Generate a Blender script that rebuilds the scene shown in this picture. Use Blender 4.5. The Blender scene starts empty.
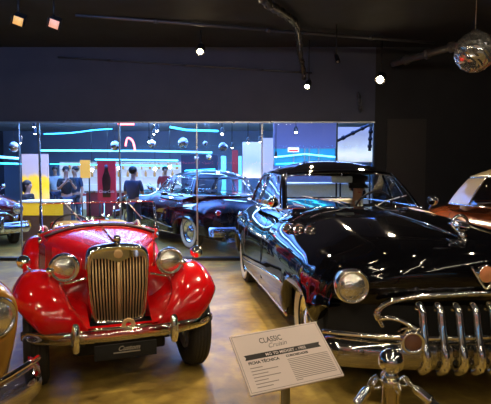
import bpy, bmesh, math, random
from math import sin, cos, pi, radians, sqrt
from mathutils import Vector, Matrix
random.seed(7)
S = bpy.context.scene
COL = S.collection

# ------------------------------------------------------------------ camera
F, PIT, CH = 530.0, 0.0682, 1.577
cd = bpy.data.cameras.new('camera'); cam = bpy.data.objects.new('camera', cd); COL.objects.link(cam)
cam.location = (0, 0, CH); cam.rotation_euler = (pi/2 - PIT, 0, 0)
cd.sensor_width = 36; cd.lens = 36*F/491; cd.clip_start = .05; cd.clip_end = 100
S.camera = cam

def at(px, py, Y):
    """world point at distance Y in front of the photographer seen at pixel px,py"""
    a = (px-245.5)/F; b = (202-py)/F
    c, s = cos(PIT), sin(PIT)
    dx, dy, dz = a, c + b*s, -s + b*c
    k = Y/dy
    return Vector((dx*k, Y, CH + dz*k))

# ------------------------------------------------------------------ materials
def mat(name, col, rough=.5, metal=0, coat=0, emit=0, noise=.0, nscale=8, bump=0, spec=.5, ecol=None, trans=0, col2=None, ior=None):
    m = bpy.data.materials.new(name); m.use_nodes = True
    nt = m.node_tree; b = nt.nodes['Principled BSDF']
    b.inputs['Base Color'].default_value = (*col, 1)
    b.inputs['Roughness'].default_value = rough; b.inputs['Metallic'].default_value = metal
    b.inputs['Coat Weight'].default_value = coat; b.inputs['Coat Roughness'].default_value = .02
    b.inputs['Specular IOR Level'].default_value = spec
    b.inputs['Transmission Weight'].default_value = trans
    if ior: b.inputs['IOR'].default_value = ior
    if emit:
        b.inputs['Emission Color'].default_value = (*(ecol or col), 1); b.inputs['Emission Strength'].default_value = emit
    tc = nt.nodes.new('ShaderNodeTexCoord'); n = nt.nodes.new('ShaderNodeTexNoise')
    n.inputs['Scale'].default_value = nscale; n.inputs['Detail'].default_value = 3
    nt.links.new(tc.outputs['Object'], n.inputs['Vector'])
    mr = nt.nodes.new('ShaderNodeMapRange')
    mr.inputs['To Min'].default_value = max(0, rough - noise); mr.inputs['To Max'].default_value = min(1, rough + noise)
    nt.links.new(n.outputs['Fac'], mr.inputs['Value']); nt.links.new(mr.outputs['Result'], b.inputs['Roughness'])
    if col2:
        mx = nt.nodes.new('ShaderNodeValToRGB')
        mx.color_ramp.elements[0].position = .38; mx.color_ramp.elements[0].color = (*col, 1)
        mx.color_ramp.elements[1].position = .64; mx.color_ramp.elements[1].color = (*col2, 1)
        nt.links.new(n.outputs['Fac'], mx.inputs['Fac']); nt.links.new(mx.outputs['Color'], b.inputs['Base Color'])
    if bump:
        bp = nt.nodes.new('ShaderNodeBump'); bp.inputs['Strength'].default_value = bump; bp.inputs['Distance'].default_value = .01
        nt.links.new(n.outputs['Fac'], bp.inputs['Height']); nt.links.new(bp.outputs['Normal'], b.inputs['Normal'])
    return m

def glass_mat(name, tint=(1, 1, 1), gloss=1.0, rough=.02):
    m = bpy.data.materials.new(name); m.use_nodes = True; nt = m.node_tree; nt.nodes.clear()
    o = nt.nodes.new('ShaderNodeOutputMaterial'); mx = nt.nodes.new('ShaderNodeMixShader')
    t = nt.nodes.new('ShaderNodeBsdfTransparent'); t.inputs[0].default_value = (*tint, 1)
    g = nt.nodes.new('ShaderNodeBsdfGlossy'); g.inputs['Roughness'].default_value = rough
    f = nt.nodes.new('ShaderNodeFresnel'); f.inputs[0].default_value = 1.5
    ge = nt.nodes.new('ShaderNodeNewGeometry'); mi = nt.nodes.new('ShaderNodeMapRange')
    mi.inputs['To Min'].default_value = 1.5; mi.inputs['To Max'].default_value = 1/1.5
    nt.links.new(ge.outputs['Backfacing'], mi.inputs['Value']); nt.links.new(mi.outputs['Result'], f.inputs[0])
    ma = nt.nodes.new('ShaderNodeMath'); ma.operation = 'MULTIPLY'; ma.inputs[1].default_value = gloss; ma.use_clamp = True
    nt.links.new(f.outputs[0], ma.inputs[0]); nt.links.new(ma.outputs[0], mx.inputs[0])
    nt.links.new(t.outputs[0], mx.inputs[1]); nt.links.new(g.outputs[0], mx.inputs[2]); nt.links.new(mx.outputs[0], o.inputs[0])
    return m

M = {}
M['black'] = mat('black_paint', (.0025, .0025, .004), .03, coat=0, noise=.015, spec=.5)
M['red'] = mat('red_paint', (.50, .004, .006), .12, coat=.3, noise=.03)
M['maroon'] = mat('maroon_paint', (.10, .012, .02), .15, coat=.6, noise=.03)
M['ochre'] = mat('ochre_paint', (.42, .20, .03), .2, coat=.5, noise=.03)
M['orange'] = mat('burnt_orange_paint', (.26, .055, .012), .16, coat=.6, noise=.03)
M['cream'] = mat('cream_paint', (.66, .50, .26), .25, coat=.4, noise=.03)
M['chrome'] = mat('chrome', (.88, .87, .84), .045, metal=1, noise=.02, nscale=14)
M['steel'] = mat('brushed_steel', (.5, .49, .47), .28, metal=1, noise=.06)
M['tan'] = mat('tan_grille_paint', (.62, .42, .20), .35, metal=.2, noise=.05)
M['tyre'] = mat('tyre_rubber', (.012, .011, .011), .7, noise=.1, nscale=30)
M['ww'] = mat('whitewall_rubber', (.75, .68, .5), .55, noise=.05)
M['dark'] = mat('dark_underbody', (.006, .006, .006), .8, noise=.1)
M['trim'] = mat('dark_rubber_trim', (.02, .015, .025), .4, noise=.1)
M['lens'] = mat('headlight_lens', (.86, .85, .82), .07, metal=.9, coat=1, noise=.05, nscale=70, bump=.35)
M['enamel'] = mat('orange_enamel', (.75, .30, .14), .15, coat=.8, noise=.04)
M['amber'] = mat('parking_lens', (.16, .07, .045), .15, coat=.8, noise=.04)
M['redlens'] = mat('red_lens', (.5, .01, .01), .12, coat=.8, noise=.04)
M['beige'] = mat('beige_leather', (.55, .42, .26), .45, noise=.08, bump=.1)
M['brown'] = mat('brown_leather', (.16, .07, .03), .45, noise=.08)
M['grey'] = mat('grey_cloth', (.16, .15, .14), .8, noise=.08)
M['glass'] = glass_mat('car_glass', (.80, .84, .82), 1.0)
M['pane'] = glass_mat('partition_glass', (.88, .94, 1.0), .9)
M['white'] = mat('white_paint', (.75, .74, .72), .4, noise=.05)
M['paper'] = mat('printed_board', (.78, .66, .63), .5, noise=.05)
M['ink'] = mat('black_ink', (.02, .015, .015), .5, noise=.05)
M['greyink'] = mat('grey_ink', (.22, .18, .17), .6, noise=.05)
M['inkline'] = mat('light_grey_ink', (.33, .26, .24), .6, noise=.05)
M['wall'] = mat('blue_glow_plaster', (.056, .064, .105), .75, noise=.1, nscale=3, col2=(.066, .074, .118))  # bluish lens glow on the dark wall is put into its colour
M['ceil'] = mat('black_ceiling_paint', (.017, .018, .026), .8, noise=.1, nscale=3)
M['wallr'] = mat('charcoal_wall_paint', (.012, .012, .015), .7, noise=.1, nscale=3)
M['panelr'] = mat('dark_brown_panel', (.030, .024, .024), .6, noise=.1, nscale=3)
M['metalb'] = mat('black_metal', (.02, .02, .024), .4, metal=.4, noise=.1)
M['conduit'] = mat('grey_conduit', (.10, .10, .12), .35, metal=.7, noise=.1)
M['alu'] = mat('aluminium_frame', (.45, .47, .5), .3, metal=.8, noise=.1)
M['bulb'] = mat('warm_bulb', (1, .85, .55), .5, emit=60, ecol=(1, .78, .42))
M['bulbw'] = mat('cool_white_bulb', (1, .95, .9), .5, emit=34, ecol=(1, .93, .82))
M['neonb'] = mat('cyan_neon', (.1, .7, 1), .5, emit=5, ecol=(.03, .48, 1))
M['neonw'] = mat('pale_cyan_neon', (.3, .9, 1), .5, emit=4.2, ecol=(.10, .58, 1))
M['neonr'] = mat('red_neon', (1, .1, .1), .5, emit=7, ecol=(1, .12, .12))
M['skin'] = mat('skin', (.42, .22, .14), .5, noise=.05)
M['hair'] = mat('dark_hair', (.015, .01, .008), .6, noise=.1)
M['navy'] = mat('navy_cloth', (.02, .035, .07), .8, noise=.05)
M['blackc'] = mat('black_cloth', (.008, .008, .010), .8, noise=.05)
M['denim'] = mat('denim_cloth', (.03, .05, .10), .8, noise=.05)
M['whitec'] = mat('white_cloth', (.6, .6, .6), .8, noise=.05)
M['redc'] = mat('red_cloth', (.35, .02, .02), .8, noise=.05)
M['mirrorshine'] = mat('mirror_painted_reflection', (.55, .62, .68), .4, metal=.2, noise=.05)  # pale colour stands in for the reflection on the chrome mirror
M['greyw'] = mat('warm_grey_ink', (.30, .27, .22), .6)  # warm grey for the script on the plate
M['gold'] = mat('polished_brass_steel', (.72, .62, .40), .12, metal=1, noise=.03)

# floor : polished ochre concrete with cloudy marbling
def floor_mat():
    m = bpy.data.materials.new('polished_ochre_concrete'); m.use_nodes = True; nt = m.node_tree; b = nt.nodes['Principled BSDF']
    tc = nt.nodes.new('ShaderNodeTexCoord')
    n1 = nt.nodes.new('ShaderNodeTexNoise'); n1.inputs['Scale'].default_value = 1.6; n1.inputs['Detail'].default_value = 8; n1.inputs['Roughness'].default_value = .65; n1.inputs['Distortion'].default_value = .3
    n2 = nt.nodes.new('ShaderNodeTexNoise'); n2.inputs['Scale'].default_value = 7; n2.inputs['Detail'].default_value = 6; n2.inputs['Distortion'].default_value = .5
    nt.links.new(tc.outputs['Object'], n1.inputs['Vector']); nt.links.new(tc.outputs['Object'], n2.inputs['Vector'])
    r = nt.nodes.new('ShaderNodeValToRGB')
    e = r.color_ramp.elements
    e[0].position = .30; e[0].color = (.09, .055, .014, 1); e[1].position = .72; e[1].color = (.62, .45, .10, 1)
    e2 = r.color_ramp.elements.new(.5); e2.color = (.30, .20, .048, 1)
    ad = nt.nodes.new('ShaderNodeMath'); ad.operation = 'MULTIPLY_ADD'; ad.inputs[1].default_value = .35; 
    nt.links.new(n2.outputs['Fac'], ad.inputs[0])
    mu = nt.nodes.new('ShaderNodeMath'); mu.operation = 'MULTIPLY'; mu.inputs[1].default_value = .65
    nt.links.new(n1.outputs['Fac'], mu.inputs[0]); nt.links.new(mu.outputs[0], ad.inputs[2])
    nt.links.new(ad.outputs[0], r.inputs['Fac']); nt.links.new(r.outputs['Color'], b.inputs['Base Color'])
    mr = nt.nodes.new('ShaderNodeMapRange'); mr.inputs['To Min'].default_value = .24; mr.inputs['To Max'].default_value = .5; b.inputs['Specular IOR Level'].default_value = .14
    nt.links.new(n2.outputs['Fac'], mr.inputs['Value']); nt.links.new(mr.outputs['Result'], b.inputs['Roughness'])
    bp = nt.nodes.new('ShaderNodeBump'); bp.inputs['Strength'].default_value = .05; bp.inputs['Distance'].default_value = .01
    nt.links.new(n1.outputs['Fac'], bp.inputs['Height']); nt.links.new(bp.outputs['Normal'], b.inputs['Normal'])
    return m
M['floor'] = floor_mat()

# ------------------------------------------------------------------ helpers
def link(name, me, m, parent=None, smooth=True, loc=None, rot=None):
    if m: me.materials.append(M[m] if isinstance(m, str) else m)
    if smooth:
        for p in me.polygons: p.use_smooth = True
    o = bpy.data.objects.new(name, me); COL.objects.link(o)
    if parent: o.parent = parent
    if loc: o.location = loc
    if rot: o.rotation_euler = rot
    return o
def fin(name, bm, m, parent=None, smooth=True, loc=None, rot=None, norm=True):
    if norm: bmesh.ops.recalc_face_normals(bm, faces=bm.faces[:])
    me = bpy.data.meshes.new(name); bm.to_mesh(me); bm.free()
    return link(name, me, m, parent, smooth, loc, rot)
def tag(o, label=None, cat=None, group=None, kind=None):
    if label: o['label'] = label
    if cat: o['category'] = cat
    if group: o['group'] = group
    if kind: o['kind'] = kind
    return o
def root(name, loc, rz=0, label=None, cat=None, group=None, scale=1):
    o = bpy.data.objects.new(name, None); COL.objects.link(o); o.location = loc; o.rotation_euler = (0, 0, rz)
    o.empty_display_size = .1; o.scale = (scale,)*3
    return tag(o, label, cat, group)
def NB(): return bmesh.new()
def grid(bm, rows, closeu=False, closev=False):
    V = [[bm.verts.new(p) for p in r] for r in rows]
    n, k = len(V), len(V[0])
    for i in range(n if closeu else n-1):
        for j in range(k if closev else k-1):
            a, b, c, d = V[i][j], V[(i+1) % n][j], V[(i+1) % n][(j+1) % k], V[i][(j+1) % k]
            try: bm.faces.new([a, b, c, d])
            except ValueError: pass
    return V
def box(bm, x0, x1, y0, y1, z0, z1, bev=0):
    r = bmesh.ops.create_cube(bm, size=1)
    vs = r['verts']
    for v in vs: v.co = Vector(((x0+x1)/2 + v.co.x*(x1-x0), (y0+y1)/2 + v.co.y*(y1-y0), (z0+z1)/2 + v.co.z*(z1-z0)))
    if bev:
        es = list({e for v in vs for e in v.link_edges})
        bmesh.ops.bevel(bm, geom=es, offset=bev, segments=2, profile=.5, affect='EDGES')
    return vs
def frame_axes(d):
    d = d.normalized(); up = Vector((0, 0, 1)) if abs(d.z) < .9 else Vector((1, 0, 0))
    a = d.cross(up).normalized(); b = a.cross(d).normalized()
    return a, b
def tube(bm, pts, r, seg=8, cap=True, flat=1.0):
    pts = [Vector(p) for p in pts]; n = len(pts); rows = []
    for i, p in enumerate(pts):
        d = pts[min(i+1, n-1)] - pts[max(i-1, 0)]
        a, b = frame_axes(d); rr = r[i] if isinstance(r, (list, tuple)) else r
        rows.append([p + a*cos(2*pi*k/seg)*rr*flat + b*sin(2*pi*k/seg)*rr for k in range(seg)])
    V = grid(bm, rows, closev=True)
    if cap:
        for row in (V[0], V[-1]):
            try: bm.faces.new(row)
            except ValueError: pass
def lathe(bm, prof, o=(0, 0, 0), ax=(0, 0, 1), seg=24):
    """prof: (radius, offset along axis)"""
    o = Vector(o); ax = Vector(ax).normalized(); a, b = frame_axes(ax)
    rows = [[o + ax*h + (a*cos(2*pi*k/seg) + b*sin(2*pi*k/seg))*max(r, .0002) for k in range(seg)] for r, h in prof]
    V = grid(bm, rows, closev=True)
    for row, (r, h) in ((V[0], prof[0]), (V[-1], prof[-1])):
        if r < .002: 
            try: bm.faces.new(row)
            except ValueError: pass
def ball(bm, c, r, sx=1, sy=1, sz=1, u=16, v=10):
    R = bmesh.ops.create_uvsphere(bm, u_segments=u, v_segments=v, radius=r)
    for w in R['verts']: w.co = Vector((w.co.x*sx, w.co.y*sy, w.co.z*sz)) + Vector(c)
def cr(P, n=8):
    """catmull-rom through tuples"""
    P = [tuple(p) for p in P]; out = []
    for i in range(len(P)-1):
        p0, p1, p2, p3 = P[max(i-1, 0)], P[i], P[i+1], P[min(i+2, len(P)-1)]
        for k in range(n):
            t = k/n
            out.append(tuple(.5*((2*b) + (c-a)*t + (2*a-5*b+4*c-d)*t*t + (-a+3*b-3*c+d)*t**3) for a, b, c, d in zip(p0, p1, p2, p3)))
    out.append(P[-1]); return out
def lerp_tab(T, x):
    """T sorted ascending by x : (x, v)"""
    if x <= T[0][0]: return T[0][1]
    for (a, va), (b, vb) in zip(T, T[1:]):
        if x <= b:
            t = (x-a)/(b-a); t = t*t*(3-2*t); return va + (vb-va)*t
    return T[-1][1]
def text(body, size, m, parent, loc, rot, name='lettering', ext=.0006, sx=1, shear=0, align='LEFT', bold=0):
    c = bpy.data.curves.new('t', 'FONT'); c.body = body; c.size = size; c.extrude = ext; c.align_x = align; c.shear = shear; c.offset = bold; c.resolution_u = 3
    t = bpy.data.objects.new('t', c); me = bpy.data.meshes.new_from_object(t)
    bpy.data.objects.remove(t)
    for v in me.vertices: v.co.x *= sx
    return link(name, me, m, parent, False, loc, rot)

# ------------------------------------------------------------------ wheels and lamps
def wheel(parent, x, y, side, r=.36, w=.17, white=True, rimmat='chrome', cap='chrome'):
    """side=+1 outer face toward +y"""
    h = w/2; ri = r*.60
    bm = NB(); lathe(bm, [(.001, h*.35), (ri*.55, h*.45), (ri*.8, h*.25), (ri*.95, h*.65), (ri, h*.8), (ri, -h*.8), (ri*.8, -h*.5), (.001, -h*.5)], ax=(0, side, 0), seg=32)
    rim = fin('wheel', bm, rimmat, parent, loc=(x, y, r))
    bm = NB()
    prof = [(ri, h*.75), (ri*1.12, h*.92), (r*.84, h*1.02), (r*.93, h*.96), (r*.98, h*.78), (r, h*.5), (r, -h*.5), (r*.98, -h*.78), (r*.84, -h), (ri*1.12, -h*.9), (ri, -h*.75)]
    lathe(bm, prof, ax=(0, side, 0), seg=40)
    for g in (-.45, -.15, .15, .45):
        lathe(bm, [(r*.999, h*g-.004), (r+.003, h*g), (r+.003, h*g+h*.18), (r*.999, h*g+h*.18+.004)], ax=(0, side, 0), seg=40)
    fin('tyre', bm, 'tyre', rim)
    if white:
        bm = NB(); lathe(bm, [(ri*1.06, h*.93), (ri*1.12, h*.99), (r*.80, h*1.07), (r*.885, h*1.05), (r*.89, h*.98)], ax=(0, side, 0), seg=40)
        fin('whitewall', bm, 'ww', rim)
    bm = NB(); lathe(bm, [(ri*.62, h*.42), (ri*.60, h*.62), (ri*.45, h*.85), (ri*.2, h*.95), (.001, h*.97)], ax=(0, side, 0), seg=28)
    fin('hubcap', bm, cap, rim)
    return rim
def headlight(parent, c, r, ax=(1, 0, 0), bucket=None, depth=.16, name='headlight', lensmat='lens', bm_mat='chrome'):
    ax = Vector(ax).normalized(); c = Vector(c)
    bm = NB()
    lathe(bm, [(r*.86, .012), (r*.92, .03), (r, .022), (r*1.08, .004), (r*1.10, -.014), (r*1.04, -.03), (r*.96, -.034)], o=c, ax=ax, seg=32)
    if bucket is None:
        lathe(bm, [(r*1.0, -.03), (r*.98, -.06), (r*.82, -depth*.7), (r*.5, -depth), (.001, -depth*1.1)], o=c, ax=ax, seg=32)
    hl = fin(name, bm, bm_mat, parent)
    if bucket:
        bm = NB(); lathe(bm, [(r*1.06, -.02), (r*1.08, -.06), (r*.95, -depth*.7), (r*.6, -depth), (.001, -depth*1.15)], o=c, ax=ax, seg=32)
        fin('bucket', bm, bucket, hl)
    bm = NB(); lathe(bm, [(r*.9, .010), (r*.8, .026), (r*.55, .042), (r*.28, .050), (.001, .053)], o=c, ax=ax, seg=32)
    fin('lens', bm, lensmat, hl)
    return hl

# ------------------------------------------------------------------ saloon body
ARCH_R = .42
def sedan(loc, yaw, label, cat, name='vintage_car', paint='black', roofpaint=None, front='teeth', scale=1, seat='beige',
          detail=True, ornament=True, portholes=True, spear=True, tail=True, whitewall=True, group=None, bumpermat='chrome', thickc=False):
    R = root(name, (loc[0], loc[1], 0), yaw - pi/2, label, cat, group, scale)
    roofpaint = roofpaint or paint
    # centre line (x, top z)
    top = ([] if front == 'teeth' else [(.70, .47), (.78, .56)]) + [(.80, .66), (.87, .74), (.91, .82), (.91, .90), (.87, .98), (.78, 1.04), (.60, 1.075), (.35, 1.095), (0, 1.115), (-.5, 1.14), (-1.0, 1.15), (-1.25, 1.14),
           (-1.6, 1.11), (-2.4, 1.10), (-3.2, 1.10), (-3.45, 1.09), (-3.75, 1.03), (-4.0, .94), (-4.18, .82), (-4.28, .68), (-4.30, .56), (-4.28, .46)]
    path = []
    for a in cr(top, 6): path.append(a)
    # densify long straights
    P = [path[0]]
    for a in path[1:]:
        n = max(1, int(abs(a[0]-P[-1][0])/.045)); b = P[-1]
        for k in range(1, n+1): P.append((b[0]+(a[0]-b[0])*k/n, b[1]+(a[1]-b[1])*k/n))
    Wt = [(-4.3, .76), (-4.15, .84), (-3.8, .92), (-3.3, .965), (-2.6, .98), (-1.2, .97), (0, .965), (.4, .95), (.65, .93), (.8, .90), (.91, .86)]
    def bottom(x):
        b = .27
        for cx, top_ in ((0, .76), (-3.09, .70)):
            d = abs(x-cx)
            if d < ARCH_R: b = max(b, .33 + (top_-.33)*sqrt(max(0, 1-(d/ARCH_R)**2)))
        if x > ARCH_R: b = max(b, .42 + (.2 if front == 'teeth' else .0)*min(1, (x-.42)/.4))
        if x < -3.09-ARCH_R: b = max(b, .33)
        return b
    rows = []; n = len(P); nose_i = max(range(n), key=lambda i: P[i][0] if P[i][0] > 0 else -9)
    for i, (x, z) in enumerate(P):
        w = lerp_tab(Wt, x)
        if x > .6 and z < .95: w = .88
        kf = .36*max(0, min(1, (x-.1)/.8)); kr = .22*max(0, min(1, (-3.6-x)/.6))
        b = min(bottom(x), z-.05)
        zm = min(.62, z-.03)
        row = []
        e = 2/2.7
        for k in range(15):
            t = pi/2*(1-k/14)
            y = w*max(0, cos(t))**e; zz = zm+(z-zm)*max(0, sin(t))**e
            q = y/w
            # valley between bonnet and wing
            hood = max(0, min(1, (x+1.5)/.8)) if x > -1.5 else 0
            g = .022*hood*math.exp(-((q-.70)/.10)**2)*min(1, max(0, (z-.8)/.2))
            zz += -g
            if x > -1.3: zz -= .015*hood*max(0, min(1, (z-.8)/.2))*max(0, min(1, (q-.6)/.2))
            row.append((x - (kf*q**2.2) + kr*q*q, y, zz))
        for k in range(1, 8):
            t = k/7; zz = zm+(b-zm)*t
            yy = w*(1 - .045*max(0, t-.35)**1.5/.65**1.5 + .012*sin(pi*t))
            xx = x - kf + kr
            row.append((xx, yy, zz))
        row.append((x-kf+kr, w*.955-.04, b+.005))
        rows.append([(a, -y, c) for a, y, c in row[::-1]][:-1] + row)
    bm = NB(); grid(bm, rows)
    body = fin('body', bm, paint, R)
    bm = NB(); box(bm, -3.95, .45, -.62, .62, .22, .60, .04); box(bm, -2.55, -.55, -.86, .86, .24, .40, .02); fin('underbody', bm, 'dark', R)
    # wheels
    for sx in (0, -3.09):
        for s in (-1, 1): wheel(R, sx, s*.80, s, r=.36, w=.18, white=whitewall)
    # ---- greenhouse
    B = [(-1.14, 0, 1.135), (-1.19, .38, 1.13), (-1.38, .70, 1.11), (-1.46, .755, 1.105), (-2.24, .82, 1.095), (-2.32, .82, 1.095), (-3.02, .79, 1.09), (-3.20, .72, 1.09), (-3.52, .46, 1.085), (-3.64, 0, 1.08)]
    T = [(-1.66, 0, 1.50), (-1.70, .36, 1.49), (-1.84, .60, 1.465), (-1.92, .635, 1.465), (-2.26, .67, 1.485), (-2.33, .67, 1.485), (-2.90, .63, 1.46), (-3.02, .58, 1.45), (-3.14, .36, 1.45), (-3.18, 0, 1.46)]
    if thickc: B[6] = (-2.80, .80, 1.09); T[6] = (-2.62, .655, 1.475); T[7] = (-2.98, .60, 1.45); B[7] = (-3.26, .70, 1.09)
    n_ = 6
    Bc, Tc = cr(B, n_), cr(T, n_)
    def strip(i0, i1, name, m, off=0, nb=6, both=True, bulge=.02, parent=R):
        outs = []
        for s in ((1, -1) if both else (1,)):
            bm = NB(); rows = []
            for k in range(nb+1):
                t = k/nb; row = []
                for i in range(i0*n_, i1*n_+1):
                    b, t_ = Vector(Bc[i]), Vector(Tc[i]); p = b.lerp(t_, t)
                    out = Vector((p.x+2.4, p.y, 0)).normalized()
                    p = p + out*(bulge*4*t*(1-t) + off)
                    row.append((p.x, p.y*s, p.z))
                rows.append(row)
            grid(bm, rows); outs.append(fin(name, bm, m, parent))
        return outs
    def strip_c(idx, name, m, nb=6):   # front or rear glass, mirrored in one mesh
        bm = NB(); rows = []
        for k in range(nb+1):
            t = k/nb; row = []
            rng = list(range(idx[0]*n_, idx[1]*n_+1))
            seq = [(i, -1) for i in (rng[::-1] if idx[0] == 0 else rng)] + [(i, 1) for i in (rng[1:] if idx[0] == 0 else rng[::-1][1:])]
            for i, s in seq:
                p = Vector(Bc[i]).lerp(Vector(Tc[i]), t); out = Vector((p.x+2.4, p.y, 0)).normalized(); p = p + out*.03*4*t*(1-t)
                row.append((p.x, p.y*s, p.z))
            rows.append(row)
        grid(bm, rows); return fin(name, bm, m, R)
    strip_c((0, 2), 'windscreen', 'glass'); strip_c((7, 9), 'rear_window', 'glass')
    strip(3, 4, 'side_window', 'glass'); strip(5, 6, 'side_window', 'glass')
    strip(2, 3, 'pillar', roofpaint, .008); strip(4, 5, 'pillar', paint, .006); strip(6, 7, 'pillar', roofpaint, .006)
    # roof
    bm = NB(); rows = []
    ctr = Vector((-2.42, 0, 1.615))
    full = Tc + [(x, -y, z) for x, y, z in Tc[::-1][1:-1]]
    for r in (1.0, .985, .95, .88, .76, .6, .4, .2, .02):
        rr = 1.015 if r == 1 else r
        row = []
        for p in full:
            p = Vector(p); q = ctr + (p-ctr)*rr
            z = p.z + (ctr.z-p.z)*(1-r**2.3)
            row.append((q.x, q.y, z))
        rows.append(row)
    low = [(Vector(p) + (Vector((p[0]+2.42, p[1], 0)).normalized()*.018)) for p in full]
    rows.insert(0, [(p.x, p.y, p.z-.035) for p in low])
    grid(bm, rows, closev=True); fin('roof', bm, roofpaint, R)
    # chrome reveals
    def rail(C, off, rad, z=0, rng=None, name='window_trim', m='chrome', both=True):
        bm = NB()
        for s in (1, -1):
            pts = []
            for i, p in enumerate(C):
                if rng and not (rng[0]*n_ <= i <= rng[1]*n_): continue
                o = Vector((p[0]+2.42, p[1], 0)).normalized()*off
                pts.append((p[0]+o.x, (p[1]+o.y)*s, p[2]+z))
            tube(bm, pts, rad, 6)
        return fin(name, bm, m, R)
    rail(Tc, .026, .009, -.03, (0, 7)); rail(Bc, .012, .010, .005, (0, 9)); rail(Tc, .012, .008, -.04, (7, 9))
    for s in (1, -1):
        for idx, t0 in ((2*n_, .012), (3*n_, .012), (4*n_, .010), (5*n_, .010), (6*n_, .012)):
            b, t = Vector(Bc[idx]), Vector(Tc[idx]); o = Vector((b.x+2.42, b.y, 0)).normalized()*t0
            pts = [b.lerp(t, k/6)+o*(1+2*4*(k/6)*(1-k/6)) for k in range(7)]
            bm = NB(); tube(bm, [(p.x, p.y*s, p.z) for p in pts], .008, 6); fin('window_frame', bm, 'chrome', R)
        b, t = Vector((-1.72, .79, 1.10)), Vector((-1.98, .655, 1.47)); bm = NB(); tube(bm, [(p.x, p.y*s, p.z) for p in (b, t)], .007, 6); fin('vent_bar', bm, 'chrome', R)
    # interior
    bm = NB(); box(bm, -3.6, -1.5, -.72, .72, .52, .62, .03); fin('cabin_floor', bm, 'dark', R)
    for sx, z in ((-2.15, 1.12), (-3.0, 1.14)):
        bm = NB(); box(bm, sx-.05, sx+.50, -.64, .64, .52, .66, .05)
        vs = box(bm, sx-.16, sx, -.64, .64, .64, z-.04, .05)
        fin('bench_seat', bm, seat, R)
    bm = NB(); box(bm, -1.56, -1.34, -.66, .66, .86, 1.10, .04); fin('dashboard', bm, paint, R)
    bm = NB(); bmesh.ops.create_cone(bm, segments=4, radius1=.001, radius2=.001, depth=.001)
    bm.clear()
    T_ = [(0, .21*cos(2*pi*k/28), .21*sin(2*pi*k/28)) for k in range(29)]
    tube(bm, T_, .012, 6, cap=False)
    tube(bm, [(0, -.2, 0), (0.01, 0, 0), (0, .2, 0)], .010, 6); tube(bm, [(0, 0, 0), (.30, 0, -.0)], .02, 8)
    sw = fin('steering_wheel', bm, 'trim', R, loc=(-1.72, .36, 1.08), rot=(0, .45, 0))
    # inner mirror
    bm = NB(); box(bm, -1.76, -1.735, -.12, .12, 1.36, 1.435, .012); tube(bm, [(-1.78, 0, 1.43), (-1.70, 0, 1.49)], .006, 6); fin('rear_view_mirror', bm, 'mirrorshine', R)
    # wipers
    for s in (-1, 1):
        bm = NB(); tube(bm, [(-1.13, s*.15, 1.145), (-1.17, s*.24, 1.19), (-1.34, s*.56, 1.24)], .006, 6); fin('wiper', bm, 'steel', R)
    # ---- bumpers
    def bumper(xc, sgn, z, nm):
        bm = NB(); rows = []
        for k in range(33):
            u = -1+2*k/32; y = 1.0*u
            x = xc + sgn*(-.22*abs(u)**2.6); ret = max(0, abs(u)-.93)/.07
            x -= sgn*.10*ret
            tx = Vector((sgn, 0, 0)) if abs(u) < .5 else Vector((sgn, .7*u, 0)).normalized()
            prof = [(-.02, -.095), (.018, -.088), (.045, -.045), (.055, 0), (.045, .05), (.018, .085), (-.02, .092)]
            rows.append([(x + tx.x*a, y + tx.y*a, z+b) for a, b in prof])
        grid(bm, rows); bmesh.ops.solidify(bm, geom=bm.faces[:], thickness=.004)
        b_ = fin(nm, bm, bumpermat, R)
        return b_
    fb = bumper(.95, 1, .405, 'front_bumper'); rb = bumper(-4.40, -1, .46, 'rear_bumper')
    # upper guard bar of the front bumper
    bm = NB(); tube(bm, [(1.00-.26*abs(u)**2.4, u*.98, .52) for u in [-1+k/12 for k in range(25)]], .016, 8)
    fin('guard_bar', bm, 'chrome', fb)
    for s in (-1, 1):
        for xx, bb in ((.98, fb), (-4.45, rb)):
            if front == 'teeth' and xx > 0: continue
            bm = NB(); box(bm, xx-.04, xx+.05, s*.42-.035, s*.42+.035, .34, .66, .025); fin('bumper_guard', bm, 'chrome', bb)
    # ---- front end
    bm = NB(); rows = []
    for k in range(25):
        u = -1+k/12; x = .80-.33*abs(u)**2.2; rows.append([(x, u*.86, z) for z in (.36, .5, .64, .80)])
    grid(bm, rows); fin('grille_backing', bm, 'dark', R)
    if front == 'teeth':
        # upper bar : sweeping chrome moulding over the teeth
        pts = cr([(.72, -.62, .60), (.75, -.59, .67), (.80, -.50, .72), (.87, -.30, .755), (.91, 0, .765), (.87, .30, .755), (.80, .50, .72), (.75, .59, .67), (.72, .62, .60)], 8)
        bm = NB(); tube(bm, pts, .022, 8, flat=1.3); fin('grille_moulding', bm, 'chrome', R)
        for s in (-1, 1):
            bm = NB(); ball(bm, (.73, s*.615, .61), .032, .9, .8, 1.5); fin('moulding_end', bm, 'chrome', R)
        for k in range(9):
            y = -.42+.105*k; x0 = .985-.30*(abs(y)/.95)**2
            pts = cr([(x0-.06, y, .67), (x0-.035, y, .70), (x0+.005, y, .68), (x0+.025, y, .60), (x0+.055, y, .50), (x0+.085, y, .42), (x0+.075, y, .35), (x0+.01, y, .305)], 4)
            m_ = len(pts)
            bm = NB(); tube(bm, pts, [.015+.010*sin(pi*min(1, (i+2)/(m_*.5))) if i < m_*.25 else .026 for i in range(m_)], 10, flat=.95)
            fin('grille_tooth', bm, 'chrome', R)
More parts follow.
